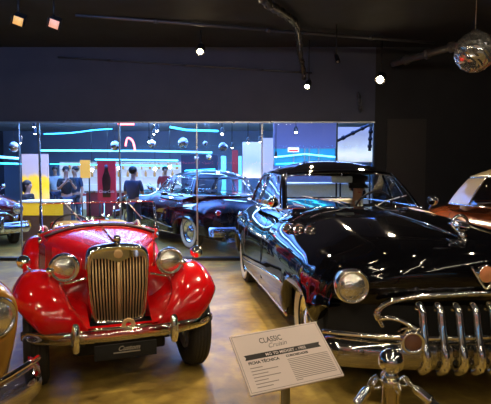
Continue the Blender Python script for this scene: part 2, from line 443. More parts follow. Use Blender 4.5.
        for s in (-1, 1):
            bm = NB(); c = Vector((.96, s*.49, .50))
            lathe(bm, [(.050, .02), (.062, .035), (.070, .02), (.085, -.03), (.095, -.10), (.09, -.2)], o=c, ax=(1, s*.25, 0), seg=28)
            pk = fin('parking_lamp', bm, 'chrome', R)
            bm = NB(); lathe(bm, [(.052, .012), (.03, .022), (.001, .026)], o=c, ax=(1, s*.25, 0), seg=24); fin('lens', bm, 'amber', pk)
            bm = NB(); tube(bm, cr([(.82, s*.62, .56), (.84, s*.645, .605), (.88, s*.60, .625), (.92, s*.53, .61), (.97, s*.46, .57)], 6), .014, 8)
            fin('lamp_brow', bm, 'chrome', R)
    else:
        for k in range(5):
            z = .44+.06*k; bm = NB()
            tube(bm, [(.93-.36*abs(u)**2.3-.01*k, u*.62, z) for u in [-1+j/10 for j in range(21)]], .014, 8); fin('grille_bar', bm, 'chrome', R)
        pts = cr([(.62, -.70, .45), (.68, -.66, .66), (.85, -.35, .735), (.90, 0, .75), (.85, .35, .735), (.68, .66, .66), (.62, .70, .45)], 8)
        bm = NB(); tube(bm, pts, .022, 8); fin('grille_moulding', bm, 'chrome', R)
        for s in (-1, 1):
            bm = NB(); lathe(bm, [(.055, -.03), (.06, .01), (.045, .02)], o=(.66, s*.74, .60), ax=(1, s*.3, 0)); pk = fin('parking_lamp', bm, 'chrome', R)
            bm = NB(); lathe(bm, [(.046, .015), (.02, .03), (.001, .033)], o=(.66, s*.74, .60), ax=(1, s*.3, 0)); fin('lens', bm, 'lens', pk)
    for s in (-1, 1): headlight(R, (.70, s*.775, .785), .104, (1, s*.10, .02), depth=.2, bucket=paint)
    if ornament:
        bm = NB()   # hood ornament : ring with a bombsight body on a base
        lathe(bm, [(.001, .13), (.02, .11), (.028, .05), (.024, -.02), (.012, -.10), (.001, -.14)], o=(.60, 0, 1.15), ax=(1, 0, 0), seg=16)
        tube(bm, [(.62, .055*cos(2*pi*k/20), 1.165+.055*sin(2*pi*k/20)) for k in range(21)], .010, 6, cap=False)
        tube(bm, [(.66, 0, 1.07), (.60, 0, 1.14)], [.03, .016], 8); tube(bm, [(.70, 0, 1.062), (.2, 0, 1.115), (-.6, 0, 1.15)], [.012, .008, .004], 6)
        fin('hood_ornament', bm, 'chrome', R)
        bm = NB(); lathe(bm, [(.058, -.01), (.062, .01), (.05, .02)], o=(.915, 0, .885), ax=(1, 0, .05), seg=24)
        tube(bm, cr([(.90, -.085, .93), (.93, -.04, .84), (.935, 0, .80), (.93, .04, .84), (.90, .085, .93)], 5), .010, 6)
        cb = fin('nose_badge', bm, 'chrome', R)
        bm = NB(); lathe(bm, [(.05, .018), (.03, .026), (.001, .028)], o=(.915, 0, .885), ax=(1, 0, .05), seg=20); fin('enamel_disc', bm, 'enamel', cb)
    if portholes:
        for s in (-1, 1):
            for k in range(3):
                x = -.44-.19*k; bm = NB(); yy = .775+.05*k
                z = 1.012-.012*k
                lathe(bm, [(.024, -.03), (.026, .0), (.034, .012), (.044, .006), (.05, -.05)], o=(x, s*(yy-.035), z), ax=(.55, s*.8, .55), seg=20)
                ph = fin('porthole', bm, 'chrome', R)
                bm = NB(); lathe(bm, [(.025, -.01), (.001, -.008)], o=(x, s*(yy-.035), z), ax=(.55, s*.8, .55), seg=16); fin('porthole_core', bm, 'dark', ph)
    if spear:
        for s in (-1, 1):
            bm = NB(); tube(bm, [(x, s*(lerp_tab(Wt, x)+.004-(0.02 if x > .2 else 0)), .58 - .17*max(0, min(1, (-.2-x)/2.2))**1.3 + (.0 if x > -2.5 else .0)) for x in [-.45-.1*k for k in range(22)]], .014, 6, flat=.6)
            fin('side_spear', bm, 'chrome', R)
            bm = NB(); tube(bm, [(x, s*(lerp_tab(Wt, x)*.955), .285) for x in [-.45-.1*k for k in range(22)]], .022, 6, flat=.5); fin('rocker_moulding', bm, 'chrome', R)
    # door handles, seams
    for s in (-1, 1):
        for x in (-1.62-.45, -2.42-.45):
            bm = NB(); tube(bm, cr([(x+.09, s*.955, .93), (x+.07, s*.985, .93), (x-.07, s*.985, .93), (x-.09, s*.955, .93)], 3), .011, 6); fin('door_handle', bm, 'chrome', R)
        for x in (-1.40, -2.28, -3.0):
            bm = NB(); tube(bm, [(x, s*(.90), 1.0), (x, s*.968, .85), (x, s*.976, .62), (x, s*.972, .4)], .004, 4); fin('door_seam', bm, 'dark', R)
        # door mirror
        bm = NB(); c = Vector((-1.34, s*.86, 1.185))
        lathe(bm, [(.001, .06), (.03, .05), (.052, .02), (.058, -.01), (.05, -.02), (.001, -.022)], o=c, ax=(1, 0, 0), seg=20); tube(bm, [(-1.32, s*.80, 1.08), (-1.33, s*.85, 1.15)], .009, 6)
        fin('door_mirror', bm, 'chrome', R)
        # tail lamp
        bm = NB(); lathe(bm, [(.05, 0), (.055, .02), (.046, .03)], o=(-4.05, s*.78, .80), ax=(-1, s*.35, .1), seg=18)
        tl = fin('tail_lamp', bm, 'chrome', R); bm = NB(); lathe(bm, [(.046, .02), (.03, .045), (.001, .055)], o=(-4.05, s*.78, .80), ax=(-1, s*.35, .1), seg=18); fin('lens', bm, 'redlens', tl)
    bm = NB(); box(bm, -4.37, -4.35, -.17, .17, .62, .74, .006); fin('licence_plate', bm, 'white', R)
    return R

def copy_tree(o, parent=None):
    c = o.copy(); COL.objects.link(c); c.parent = parent
    for ch in list(o.children): copy_tree(ch, c)
    return c

# ================================================================== the cars
BU = sedan((1.3588, 4.2028), .155, 'glossy black 1950s saloon with toothed chrome grille and three portholes, behind the white information board', 'car', name='vintage_sedan', paint='black', scale=1.018)
BK = sedan((-2.08, 12.78), pi+.62, 'black vintage saloon seen from behind, standing beyond the glass partition', 'car', name='vintage_sedan', paint='black', scale=.93, portholes=False)
OR = sedan((4.42, 4.05), .35, 'burnt orange two-tone saloon with cream roof at the right edge, beside the black saloon', 'car', name='vintage_sedan', paint='orange', roofpaint='cream', front='bar', portholes=False, ornament=False, spear=False, thickc=True)
RD = sedan((-5.4, 10.38), .6, 'dark red vintage saloon at the far left, standing beyond the glass partition', 'car', name='vintage_sedan', paint='maroon', front='bar', portholes=False, ornament=False, spear=False, scale=.95)
OC = sedan((-2.335, 2.555), .90, 'ochre yellow vintage car nose with round headlight at the left edge', 'car', name='vintage_sedan', paint='ochre', front='bar', portholes=False, ornament=False, spear=False, scale=1.0)

for s in (-1, 1):
    bm = NB(); tube(bm, [(x, s*.985, z) for x, z in ((-3.7, 1.0), (-3.3, .955), (-2.9, .885), (-2.5, .80), (-2.0, .70), (-1.4, .63), (-.6, .58))], [.02, .035, .035, .03, .03, .03, .02], 8, flat=.5); fin('side_flash', bm, 'cream', OR)
for s in (-1, 1):
    bm = NB(); lathe(bm, [(.112, -.005), (.120, .0), (.135, -.012), (.165, -.06), (.195, -.13), (.205, -.28), (.20, -.40)], o=(.70, s*.775, .785), ax=(1, s*.1, .02), seg=32)
    for v in bm.verts:
        if v.co.z < .785: v.co.z = .785-(.785-v.co.z)*(1+1.6*min(1, max(0, (.70-v.co.x)/.12)))
    fin('lamp_surround', bm, 'ochre', OC)

# ================================================================== red roadster
def roadster(loc, yaw, scale):
    R = root('roadster', (loc[0], loc[1], 0), yaw-pi/2, 'bright red open vintage roadster with tan slatted upright grille, left of the black saloon', 'car', scale=scale)
    # radiator shell outline (y,z) half widths
    def shell_outline(g=0):
        half = [(0, 1.040), (.06, 1.034), (.13, 1.026), (.19, 1.012), (.224, .982), (.238, .92), (.238, .80), (.232, .68), (.220, .56), (.202, .46), (.175, .425), (.09, .415), (0, .413)]
        return [(y, z) for y, z in half]
    half = cr(shell_outline(), 4)
    full = half + [(-y, z) for y, z in half[::-1][1:-1]]
    def ring(x, inset, topz=None):
        c = (0, .74); out = []
        for y, z in full:
            ny = y*(1-inset/.24); nz = c[1]+(z-c[1])*(1-inset/.31)
            if topz is not None and nz > topz - abs(y)*.0: nz = topz - .05*abs(1-abs(ny)/.2) if False else topz
            out.append((x, ny, nz))
        return out
    bm = NB(); grid(bm, [ring(-.02, .0), ring(.09, .0), ring(.115, .010), ring(.112, .025), ring(.09, .036, .925), ring(.07, .036, .925)], closev=True)
    # top tank front face
    top = [p for p in ring(.112, .025) if p[2] > .93]
    sh = fin('radiator_shell', bm, 'chrome', R)
    bm = NB(); pts = [(y*(1-.02/.24), .74+(z-.74)*.93) for y, z in full if z > .93]
    pts = sorted(set(pts)); up = [(.108, y, z) for y, z in pts]
    lo = [(.108, y, .935-.035*max(0, 1-abs(y)/.10)) for y, z in pts]; lo2 = [(.085, y, c) for _, y, c in lo]
    grid(bm, [up, lo, lo2]); fin('top_tank', bm, 'chrome', sh, smooth=False)
    bm = NB(); lathe(bm, [(.034, 0), (.036, .008), (.026, .014), (.001, .016)], o=(.108, 0, .965), ax=(1, 0, 0), seg=8); fin('octagon_badge', bm, 'tan', sh, smooth=False)
    bm = NB(); grid(bm, [[(.055, y, .44), (.055, y, .95)] for y in (-.21, .21)]); fin('radiator_core', bm, 'dark', R)
    bm = NB()
    for k in range(17):
        y = -.190+.02375*k
        zt = .93-.03*max(0, 1-abs(y)/.10); zb = .45+.02*(abs(y)/.2)**2
        pts = [(.085, y, zt), (.10, y*.985, .7), (.095, y*.90, zb)]
        tube(bm, pts, .0075, 6, flat=.75)
    fin('grille_slats', bm, 'tan', R)
    bm = NB(); tube(bm, [(.118, 0, .90), (.122, 0, .7), (.118, 0, .46)], .012, 8); fin('centre_bar', bm, 'tan', R)
    bm = NB(); lathe(bm, [(.001, .05), (.02, .046), (.028, .035), (.03, .01), (.024, 0), (.02, -.03)], o=(.05, 0, 1.055), ax=(0, 0, 1), seg=14); fin('radiator_cap', bm, 'chrome', R)
    # bonnet : tapered loft
    rows = []
    for k in range(17):
        t = k/16; x = .0-1.10*t
        w = .215+.30*t**1.25; zt = 1.00+.035*t; zs = .62-.02*t; row = []
        for j in range(-14, 15):
            u = j/14; a = u*1.0
            if abs(u) <= .6:
                q = u/.6; y = w*q*.985; z = zt-(.055+.035*t)*abs(q)**2.6+(.012*(1-abs(q)))
                row.append((x, y, z))
            else:
                q = (abs(u)-.6)/.4; y = math.copysign(w*(1-.02*q)+.012*sin(pi*q), u); z = (zt-.055-.035*t)*(1-q)+zs*q
                row.append((x, y, z))
        rows.append(row)
    bm = NB(); grid(bm, rows); bn = fin('bonnet', bm, 'red', R)
    bm = NB(); tube(bm, [(.0, 0, 1.018), (-.55, 0, 1.033), (-1.10, 0, 1.052)], .008, 6); fin('bonnet_hinge', bm, 'chrome', bn)
    for s in (-1, 1):
        bm = NB()
        for k in range(14):
            x = -.18-.055*k; w = .215+.30*((-x)/1.1)**1.25
            tube(bm, [(x, s*(w+.010), .90), (x, s*(w+.014), .70)], .007, 5)
        fin('bonnet_louvres', bm, 'red', bn)
    # scuttle / cowl
    rows = []
    for k in range(7):
        t = k/6; x = -1.10-.30*t; w = .515+.06*t; zt = 1.035+.02*t; row = []
        for j in range(-12, 13):
            u = j/12
            if abs(u) <= .6:
                q = u/.6; row.append((x, w*q, zt-.085*abs(q)**2.6+.014*(1-abs(q))))
            else:
                q = (abs(u)-.6)/.4; row.append((x, math.copysign(w+.01*sin(pi*q), u), (zt-.085)*(1-q)+.36*q))
        rows.append(row)
    bm = NB(); grid(bm, rows); fin('scuttle', bm, 'red', R)
    pts = [(-1.13, .515*q*1.02, 1.05-.085*abs(q)**2.6+.014*(1-abs(q))) for q in [k/12 for k in range(-12, 13)]]
    bm = NB(); tube(bm, pts, .016, 8); fin('scuttle_piping', bm, 'trim', R)
    # tub with cut-down doors
    def ztop(x):
        return lerp_tab([(-2.95, .82), (-2.6, .90), (-2.35, .96), (-2.15, .90), (-1.9, .80), (-1.65, .84), (-1.4, .97)], x)
    for s in (-1, 1):
        rows = []
        for k in range(25):
            x = -1.38-1.5*k/24; w = lerp_tab([(-2.9, .50), (-2.4, .58), (-1.4, .575)], x); zt = ztop(x)
            rows.append([(x, s*(w-.05), zt-.02), (x, s*(w-.03), zt), (x, s*w, zt-.01), (x, s*(w+.01), zt-.2), (x, s*(w), .36)])
        bm = NB(); grid(bm, rows); fin('door_panel', bm, 'red', R)
        bm = NB(); tube(bm, [(x, s*(lerp_tab([(-2.9, .50), (-2.4, .58), (-1.4, .575)], x)-.02), ztop(x)+.004) for x in [-1.42-.06*k for k in range(24)]], .016, 6); fin('door_capping', bm, 'beige', R)
    bm = NB(); box(bm, -2.95, .25, -.33, .33, .24, .42, .02); box(bm, -2.9, -1.2, -.50, .50, .34, .42, .02); fin('chassis', bm, 'dark', R)
    bm = NB(); box(bm, -2.35, -1.85, -.48, .48, .42, .62, .05); fin('seat_cushion', bm, 'beige', R)
    for s in (-1, 1):
        bm = NB(); rows = []
        for k in range(9):
            t = k/8; rows.append([(-2.30-.16*t+.05*cos(a)*.9, s*.245+.225*sin(a)*(1-.12*t*t), .58+.40*t-.04*abs(sin(a))**3*t) for a in [2*pi*j/20 for j in range(20)]])
        V = grid(bm, rows, closev=True); bm.faces.new(V[-1]); fin('seat_back', bm, 'beige', R)
    bm = NB(); box(bm, -1.47, -1.40, -.53, .53, .70, .99, .02); db = fin('dashboard', bm, 'beige', R)
    for y in (-.34, -.1, .1, .34):
        bm = NB(); lathe(bm, [(.05, -.01), (.052, .005), (.045, .01), (.001, .008)], o=(-1.47, y, .88), ax=(-1, 0, 0), seg=18); fin('gauge', bm, 'chrome', db)
    bm = NB(); tube(bm, [(0, .205*cos(2*pi*k/28), .205*sin(2*pi*k/28)) for k in range(29)], .011, 6, cap=False)
    for a in (.5, 2.6, 4.7): tube(bm, [(0, 0, 0), (0, .2*cos(a), .2*sin(a))], .006, 5)
    tube(bm, [(0, 0, 0), (.35, 0, 0)], .016, 8)
    fin('steering_wheel', bm, 'trim', R, loc=(-1.78, -.25, .93), rot=(0, .35, 0))
    # windscreen
    bm = NB(); zb, zt = 1.0, 1.275
    A = (-1.20, -.555, zb-.04); Bq = (-1.27, -.555, zt); 
    fr = [(-1.20, .555, .93), (-1.205, .555, zb), (-1.27, .552, zt-.02), (-1.272, .53, zt), (-1.272, -.53, zt), (-1.27, -.552, zt-.02), (-1.205, -.555, zb), (-1.20, -.555, .93)]
    tube(bm, fr[:3], .013, 8); tube(bm, fr[5:], .013, 8); tube(bm, fr[2:6], .008, 6)
    tube(bm, [(-1.21, y, 1.062-.07*(abs(y)/.55)**2.6) for y in [-.55+.05*k for k in range(23)]], .010, 6)
    for s in (-1, 1): ball(bm, (-1.20, s*.565, .99), .028, 1, .8, 1.2); ball(bm, (-1.19, s*.56, .925), .030, 1.2, .8, 1)
    ws = fin('windscreen_frame', bm, 'chrome', R)
    bm = NB(); grid(bm, [[(-1.21, -.55, 1.0), (-1.21, -.3, 1.05), (-1.21, 0, 1.065), (-1.21, .3, 1.05), (-1.21, .55, 1.0)], [(-1.27, y, zt) for y in (-.55, -.3, 0, .3, .55)]]); fin('windscreen_glass', bm, 'glass', ws)
    bm = NB(); box(bm, -1.27, -1.255, -.055, .055, 1.095, 1.135, .008); tube(bm, [(-1.26, 0, 1.06), (-1.262, 0, 1.10)], .006, 6); fin('rear_view_mirror', bm, 'chrome', R)
    for y in (-.35, .25):
        bm = NB(); tube(bm, [(-1.25, y, 1.30), (-1.215, y+.17, 1.10)], .005, 5); fin('wiper', bm, 'steel', ws)
    # wings
    def wing(path, s, name):
        Pp = cr(path, 5); rows = []; n = len(Pp)
        for i, (x, y, z, w, sk_o, sk_i) in enumerate(Pp):
            d = Vector((Pp[min(i+1, n-1)][0]-Pp[max(i-1, 0)][0], 0, Pp[min(i+1, n-1)][2]-Pp[max(i-1, 0)][2])).normalized()
            nrm = Vector((d.z, 0, -d.x))
            row = []
            for j in range(-10, 11):
                u = j/10
                off = u*w; dep = (abs(u)**3.0)*(sk_o if u > 0 else sk_i)
                p = Vector((x, y, z)) - nrm*dep; row.append((p.x, s*(p.y+off), p.z))
            # outer lip
            rows.append(row)
        bm = NB(); grid(bm, rows)
        o = fin(name, bm, 'red', R); md = o.modifiers.new('thick', 'SOLIDIFY'); md.thickness = .012; md.offset = 0
        return o
    fpath = [(.34, .36, .40, .13, .02, .03), (.405, .42, .48, .15, .03, .04), (.41, .48, .585, .165, .05, .06), (.34, .545, .71, .175, .09, .08), (.20, .575, .80, .180, .13, .10), (.02, .585, .845, .180, .15, .12),
             (-.20, .585, .825, .178, .14, .12), (-.42, .585, .72, .172, .11, .10), (-.62, .585, .57, .165, .07, .07), (-.82, .585, .44, .16, .04, .03), (-1.05, .585, .355, .155, .02, .01), (-1.3, .585, .335, .15, .02, .01)]
    rpath = [(-1.75, .585, .335, .15, .02, .01), (-1.85, .59, .50, .155, .05, .05), (-2.02, .60, .70, .16, .10, .1), (-2.25, .60, .81, .165, .14, .12), (-2.5, .60, .81, .165, .14, .12), (-2.72, .60, .70, .16, .12, .1), (-2.86, .60, .52, .155, .08, .05), (-2.92, .60, .42, .15, .04, .02)]
    for s in (-1, 1):
        wing(fpath, s, 'front_wing'); wing(rpath, s, 'rear_wing')
        bm = NB(); box(bm, -1.8, -1.25, min(s*.44, s*.73), max(s*.44, s*.73), .31, .345, .012); fin('running_board', bm, 'trim', R)
        # inner valance between wing and bonnet
        rows = [[(.30, s*.22, .42), (.30, s*.32, .43), (.34, s*.40, .45)], [(.12, s*.235, .50), (.20, s*.33, .56), (.30, s*.44, .62)], [(-.05, s*.235, .60), (.05, s*.34, .64), (.14, s*.44, .74)],
                [(-.4, s*.30, .62), (-.4, s*.38, .66), (-.35, s*.44, .72)], [(-.9, s*.42, .45), (-.9, s*.45, .45), (-.9, s*.46, .42)]]
        bm = NB(); grid(bm, rows); v = fin('valance', bm, 'red', R); md = v.modifiers.new('sub', 'SUBSURF'); md.levels = 2; md.render_levels = 2
        bm = NB(); grid(bm, [[(-.02, s*.20, .42), (-.03, s*.225, .62), (-.04, s*.235, .84)], [(.02, s*.33, .42), (.0, s*.36, .62), (-.10, s*.36, .80)], [(.06, s*.46, .42), (.05, s*.47, .62), (-.08, s*.47, .78)]]); fin('splash_panel', bm, 'red', R)
        headlight(R, (.13, s*.395, .885), .102, (1, s*.02, .0), depth=.19)
        # small lamp and mirror on the wing
        bm = NB(); lathe(bm, [(.001, .03), (.018, .028), (.025, .015), (.026, -.01), (.012, -.06), (.001, -.07)], o=(.14, s*.50, .875), ax=(1, 0, 0), seg=14); tube(bm, [(.13, s*.50, .81), (.13, s*.50, .865)], .009, 6); fin('side_lamp', bm, 'chrome', R)
        bm = NB(); lathe(bm, [(.001, .05), (.03, .042), (.05, .015), (.053, -.008), (.045, -.014), (.001, -.012)], o=(-.10, s*.68, .91), ax=(1, 0, .1), seg=20); tube(bm, [(-.06, s*.62, .83), (-.09, s*.66, .88)], .010, 6); ball(bm, (-.05, s*.61, .835), .022); fin('wing_mirror', bm, 'chrome', R)
        wheel(R, 0, s*.60, s, r=.345, w=.17, white=False, rimmat='steel'); wheel(R, -2.388, s*.60, s, r=.345, w=.16, white=False, rimmat='steel')
    for s in (-1, 1):
        bm = NB(); tube(bm, cr([(.10, s*.50, .80), (.12, s*.40, .765), (.13, s*.24, .80)], 5), .011, 6); tube(bm, [(.12, s*.395, .76), (.10, s*.395, .80)], .018, 8)
        fin('headlight_bracket', bm, 'chrome', R)
    # front valance apron in red under grille
    bm = NB(); rows = [[(.30-.10*t, y, .40+.045*t-.02*(1-t)) for t in (0, .5, 1)] for y in [-.36+.06*k for k in range(13)]]; grid(bm, rows); fin('front_apron', bm, 'red', R)
    bm = NB(); tube(bm, [(.32, -.36, .465), (.325, 0, .45), (.32, .36, .465)], .010, 6); fin('badge_bar', bm, 'chrome', R)
    bm = NB(); lathe(bm, [(.022, .004), (.048, .008), (.052, 0), (.05, -.008)], o=(.345, .035, .475), ax=(1, 0, 0), seg=8); fin('club_badge', bm, 'tan', R, smooth=False)
    # bumper
    bm = NB(); rows = []
    for k in range(31):
        u = -1+k/15; x = .47-.17*abs(u)**2.6-.04*max(0, abs(u)-.9)/.1; y = u*.70
        rr = .048 if abs(u) < .95 else .048*(1-.35*(abs(u)-.95)/.05)
        rows.append([(x+a*.35, y, .445+b*rr/.048) for a, b in ((-.03, -.046), (.03, -.042), (.06, -.02), (.072, 0), (.06, .02), (.03, .042), (-.03, .046))])
    grid(bm, rows); bmesh.ops.solidify(bm, geom=bm.faces[:], thickness=.004); bp = fin('front_bumper', bm, 'chrome', R)
    for s in (-1, 1):
        bm = NB(); rows = []
        for (z, w, d) in ((.35, .012, .0), (.36, .024, .02), (.40, .030, .035), (.45, .032, .042), (.50, .030, .035), (.545, .024, .02), (.56, .012, .0)):
            rows.append([(.485+d*cos(a)*.9, s*.345+w*sin(a), z) for a in [2*pi*j/14 for j in range(14)]])
        V = grid(bm, rows, closev=True); bm.faces.new(V[0]); bm.faces.new(V[-1]); fin('overrider', bm, 'chrome', bp)
        bm = NB(); box(bm, .10, .45, s*.30-.02, s*.30+.02, .38, .42, .008); fin('bumper_iron', bm, 'dark', bp)
    bm = NB(); box(bm, .44, .455, -.22, .22, .265, .375, .004); pl = fin('number_plate', bm, 'dark', R)
    text('Custom', .048, 'greyw', pl, (.4565, -.06, .325), (pi/2, 0, pi/2), shear=.4, align='LEFT', bold=.001)
    bm = NB(); box(bm, .455, .457, -.09, .10, .307, .316); fin('underline', bm, 'greyw', pl)
    # rear
    bm = NB(); box(bm, -3.02, -2.86, -.45, .45, .52, .93, .05); fin('fuel_tank', bm, 'red', R)
    wheel(R, -3.14, 0, 1, r=.33, w=.15, white=False, rimmat='steel').rotation_euler = (0, 0, pi/2)
    return R
MGC = roadster((-.9777, 3.9793), .3668, .9612)

# ------------------------------------------------------------------ people
def skin_obj(name, J, E, m, parent, lvl=2, rootv=0):
    """J: dict key->(x,y,z,r)"""
    bm = bmesh.new(); ly = bm.verts.layers.skin.verify(); V = {}
    for k, (x, y, z, r) in J.items():
        v = bm.verts.new((x, y, z)); rr = r if isinstance(r, tuple) else (r, r); v[ly].radius = rr; V[k] = v
    for a, b in E: bm.edges.new((V[a], V[b]))
    k0 = list(J)[rootv]; V[k0][ly].use_root = True
    me = bpy.data.meshes.new(name); bm.to_mesh(me); bm.free()
    o = link(name, me, m, parent)
    md = o.modifiers.new('skin', 'SKIN'); md.use_smooth_shade = True
    o.modifiers.new('sub', 'SUBSURF').render_levels = lvl; o.modifiers['sub'].levels = 1
    dg = bpy.context.evaluated_depsgraph_get(); dg.update()
    me2 = bpy.data.meshes.new_from_object(o.evaluated_get(dg)); o.modifiers.clear(); o.data = me2
    for p in me2.polygons: p.use_smooth = True
    return o
def person(loc, rz, label, arms='down', shirt='navy', legs='denim', seated=False, hair='short', cap=False, scale=1.0, group=None, collar=False):
    R = root('person', loc, rz, label, 'person', group, scale)
    dz = -.42 if seated else 0
    J = {'pel': (0, 0, .96+dz, (.13, .10)), 'wst': (0, .0, 1.10+dz, (.125, .095)), 'chs': (0, .0, 1.30+dz, (.15, .105)), 'nkb': (0, .01, 1.45+dz, .07), 'nk': (0, -.005, 1.52+dz, .055),
         'chin': (0, -.035, 1.585+dz, .062), 'hd': (0, -.02, 1.66+dz, (.078, .092)), 'hdt': (0, -.01, 1.73+dz, (.062, .075)), 'nose': (0, -.125, 1.645+dz, .012)}
    E = [('pel', 'wst'), ('wst', 'chs'), ('chs', 'nkb'), ('nkb', 'nk'), ('nk', 'chin'), ('chin', 'hd'), ('hd', 'hdt'), ('hd', 'nose')]
    T = {}; TE = []; Q = {}; QE = []
    for s, c in ((-1, 'l'), (1, 'r')):
        sh = (s*.175, 0, 1.41+dz)
        if arms == 'down': el, wr = (s*.235, .02, 1.13+dz), (s*.25, -.06, .89+dz)
        elif arms == 'fold': el, wr = (s*.24, -.03, 1.14+dz), (s*.06, -.24, 1.20+dz)
        elif arms == 'phone': el, wr = (s*.23, -.08, 1.16+dz), (s*.07, -.30, 1.36+dz)
        else: el, wr = (s*.22, -.22, 1.18+dz), (s*.14, -.46, 1.22+dz)
        w = Vector(wr); d = (w-Vector(el)).normalized(); pm = w+d*.055
        J.update({c+'sh': (*sh, .058), c+'ua': (*(Vector(sh).lerp(Vector(el), .5)), .047), c+'el': (*el, .038), c+'fa': (*(Vector(el).lerp(w, .4)), .037), c+'wr': (*w, .025), c+'pm': (*pm, (.036, .018))})
        E += [('chs', c+'sh'), (c+'sh', c+'ua'), (c+'ua', c+'el'), (c+'el', c+'fa'), (c+'fa', c+'wr'), (c+'wr', c+'pm')]
        side = d.cross(Vector((0, 0, 1))) if abs(d.z) < .8 else Vector((0, 1, 0)); side.normalize(); curl = Vector((0, -.3, -.5)) if abs(d.z) < .8 else Vector((-s*.4, -.1, 0))
        for k, (o_, L) in enumerate(((-.026, .070), (-.009, .080), (.009, .075), (.026, .058))):
            f0 = pm+d*.03+side*o_; f1 = f0+d*L*.5+curl*.010; f2 = f1+d*L*.4+curl*.035
            a, b, e = f'{c}f{k}a', f'{c}f{k}b', f'{c}f{k}c'
            J[a] = (*f0, .009); J[b] = (*f1, .0085); J[e] = (*f2, .0075); E += [(c+'pm', a), (a, b), (b, e)]
        t0 = w+d*.03-side*.04; t1 = t0+d*.04-side*.015
        J[c+'t0'] = (*t0, .011); J[c+'t1'] = (*t1, .009); E += [(c+'pm', c+'t0'), (c+'t0', c+'t1')]
        if seated: kn, an, to = (s*.13, -.46, .52), (s*.13, -.60, .10), (s*.13, -.76, .05)
        else: kn, an, to = (s*.11, -.02, .50), (s*.115, .02, .09), (s*.125, -.14, .04)
        hp = (s*.09, 0, .90+dz); J.update({c+'hp': (*hp, .088), c+'th': (*(Vector(hp).lerp(Vector(kn), .5)), .075), c+'kn': (*kn, .055), c+'cf': (*(Vector(kn).lerp(Vector(an), .35)), .052), c+'an': (*an, .034), c+'to': (*to, .034)})
        E += [('pel', c+'hp'), (c+'hp', c+'th'), (c+'th', c+'kn'), (c+'kn', c+'cf'), (c+'cf', c+'an'), (c+'an', c+'to')]
        T.update({c+'sh': (*sh, .068), c+'ua': (*(Vector(sh).lerp(Vector(el), .5)), .058), c+'el': (*(Vector(sh).lerp(Vector(el), .85)), .053)}); TE += [('chs', c+'sh'), (c+'sh', c+'ua'), (c+'ua', c+'el')]
        Q.update({c+'hp': (*hp, .100), c+'th': (*(Vector(hp).lerp(Vector(kn), .5)), .086), c+'kn': (*kn, .066), c+'cf': (*(Vector(kn).lerp(Vector(an), .35)), .062), c+'an': (*(Vector(kn).lerp(Vector(an), .93)), .055)})
        QE += [('pel', c+'hp'), (c+'hp', c+'th'), (c+'th', c+'kn'), (c+'kn', c+'cf'), (c+'cf', c+'an')]
        bm = NB(); ball(bm, (s*.084, -.01, 1.645+dz), .022, .4, .8, 1.2, 8, 6); fin('ear', bm, 'skin', R)
        bm = NB(); ball(bm, (s*.030, -.094, 1.662+dz), .011, 1, .6, .8, 8, 6); fin('eye', bm, 'hair', R)
        bm = NB(); ball(bm, (to[0], to[1]+.05, .045), .05, 1, 2.3, .85, 12, 8); fin('shoe', bm, 'blackc', R)
    bm = NB(); ball(bm, (0, -.096, 1.602+dz), .02, 1.1, .4, .3, 8, 6); fin('mouth', bm, 'redc', R)
    skin_obj('body', J, E, 'skin', R)
    T2 = {'chs': (0, 0, 1.30+dz, (.165, .122)), 'wst': (0, 0, 1.10+dz, (.145, .112)), 'pel': (0, 0, .95+dz, (.148, .118)), 'nkb': (0, .01, 1.44+dz, .085)}; T2.update(T)
    skin_obj('shirt', T2, [('chs', 'wst'), ('wst', 'pel'), ('chs', 'nkb')]+TE, shirt, R)
    Q2 = {'pel': (0, 0, .97+dz, (.138, .108))}; Q2.update(Q); skin_obj('trousers', Q2, QE, legs, R)
    bm = NB(); ball(bm, (0, .012, 1.695+dz), .100, .96, 1.08, .95, 16, 10)
    for v in list(bm.verts):
        if v.co.z < 1.655+dz and v.co.y < .02: v.co.z = 1.69+dz; v.co.y = max(v.co.y, -.085)
        if hair == 'long' and v.co.z < 1.68+dz and v.co.y > .02: v.co.z -= .14
    fin('hair', bm, 'hair', R)
    if cap:
        bm = NB(); lathe(bm, [(.100, 0), (.106, .03), (.135, .065), (.13, .095), (.08, .11), (.001, .112)], o=(0, .005, 1.70+dz), seg=20)
        rows = [[(.098*sin(a)*k, -.098*cos(a)*k-.0, 1.715+dz-.03*(k-1)*4) for a in [-1.1+.2*j for j in range(12)]] for k in (1.0, 1.3, 1.5)]
        grid(bm, rows); fin('peaked_cap', bm, 'blackc', R)
    if collar:
        bm = NB(); tube(bm, [(-.035, -.075, 1.50+dz), (-.02, -.115, 1.40+dz), (0, -.125, 1.33+dz)], .016, 6, flat=2); tube(bm, [(.035, -.075, 1.50+dz), (.02, -.115, 1.40+dz), (0, -.125, 1.33+dz)], .016, 6, flat=2); fin('collar', bm, 'whitec', R)
    return R

def car_pt(C, l):
    yaw = C.rotation_euler[2]; s = C.scale[0]
    return Vector((C.location.x + s*(l[0]*cos(yaw)-l[1]*sin(yaw)), C.location.y + s*(l[0]*sin(yaw)+l[1]*cos(yaw)), s*l[2]))
p = car_pt(BU, (-1.98, .26, .12))
person(p, BU.rotation_euler[2]+pi/2, 'driver in dark cap and jacket with pale collar, inside the black saloon', arms='wheel', shirt='blackc', legs='blackc', seated=True, cap=True, collar=True, scale=.97)
def pl(px, Y): q = at(px, 170, Y); return (q.x, Y, 0)
person(pl(66, 12.6), .5, 'person in black shirt with arms raised holding a phone, left of the red bottle poster', arms='phone', shirt='blackc', scale=.88)
person(pl(75, 13.3), -.4, 'person in dark navy shirt standing behind the one holding a phone', shirt='navy', scale=.88)
person(pl(133, 10.8), 2.8, 'person in denim blue shirt with back turned, right of the red bottle poster', shirt='denim', arms='fold', scale=.88)
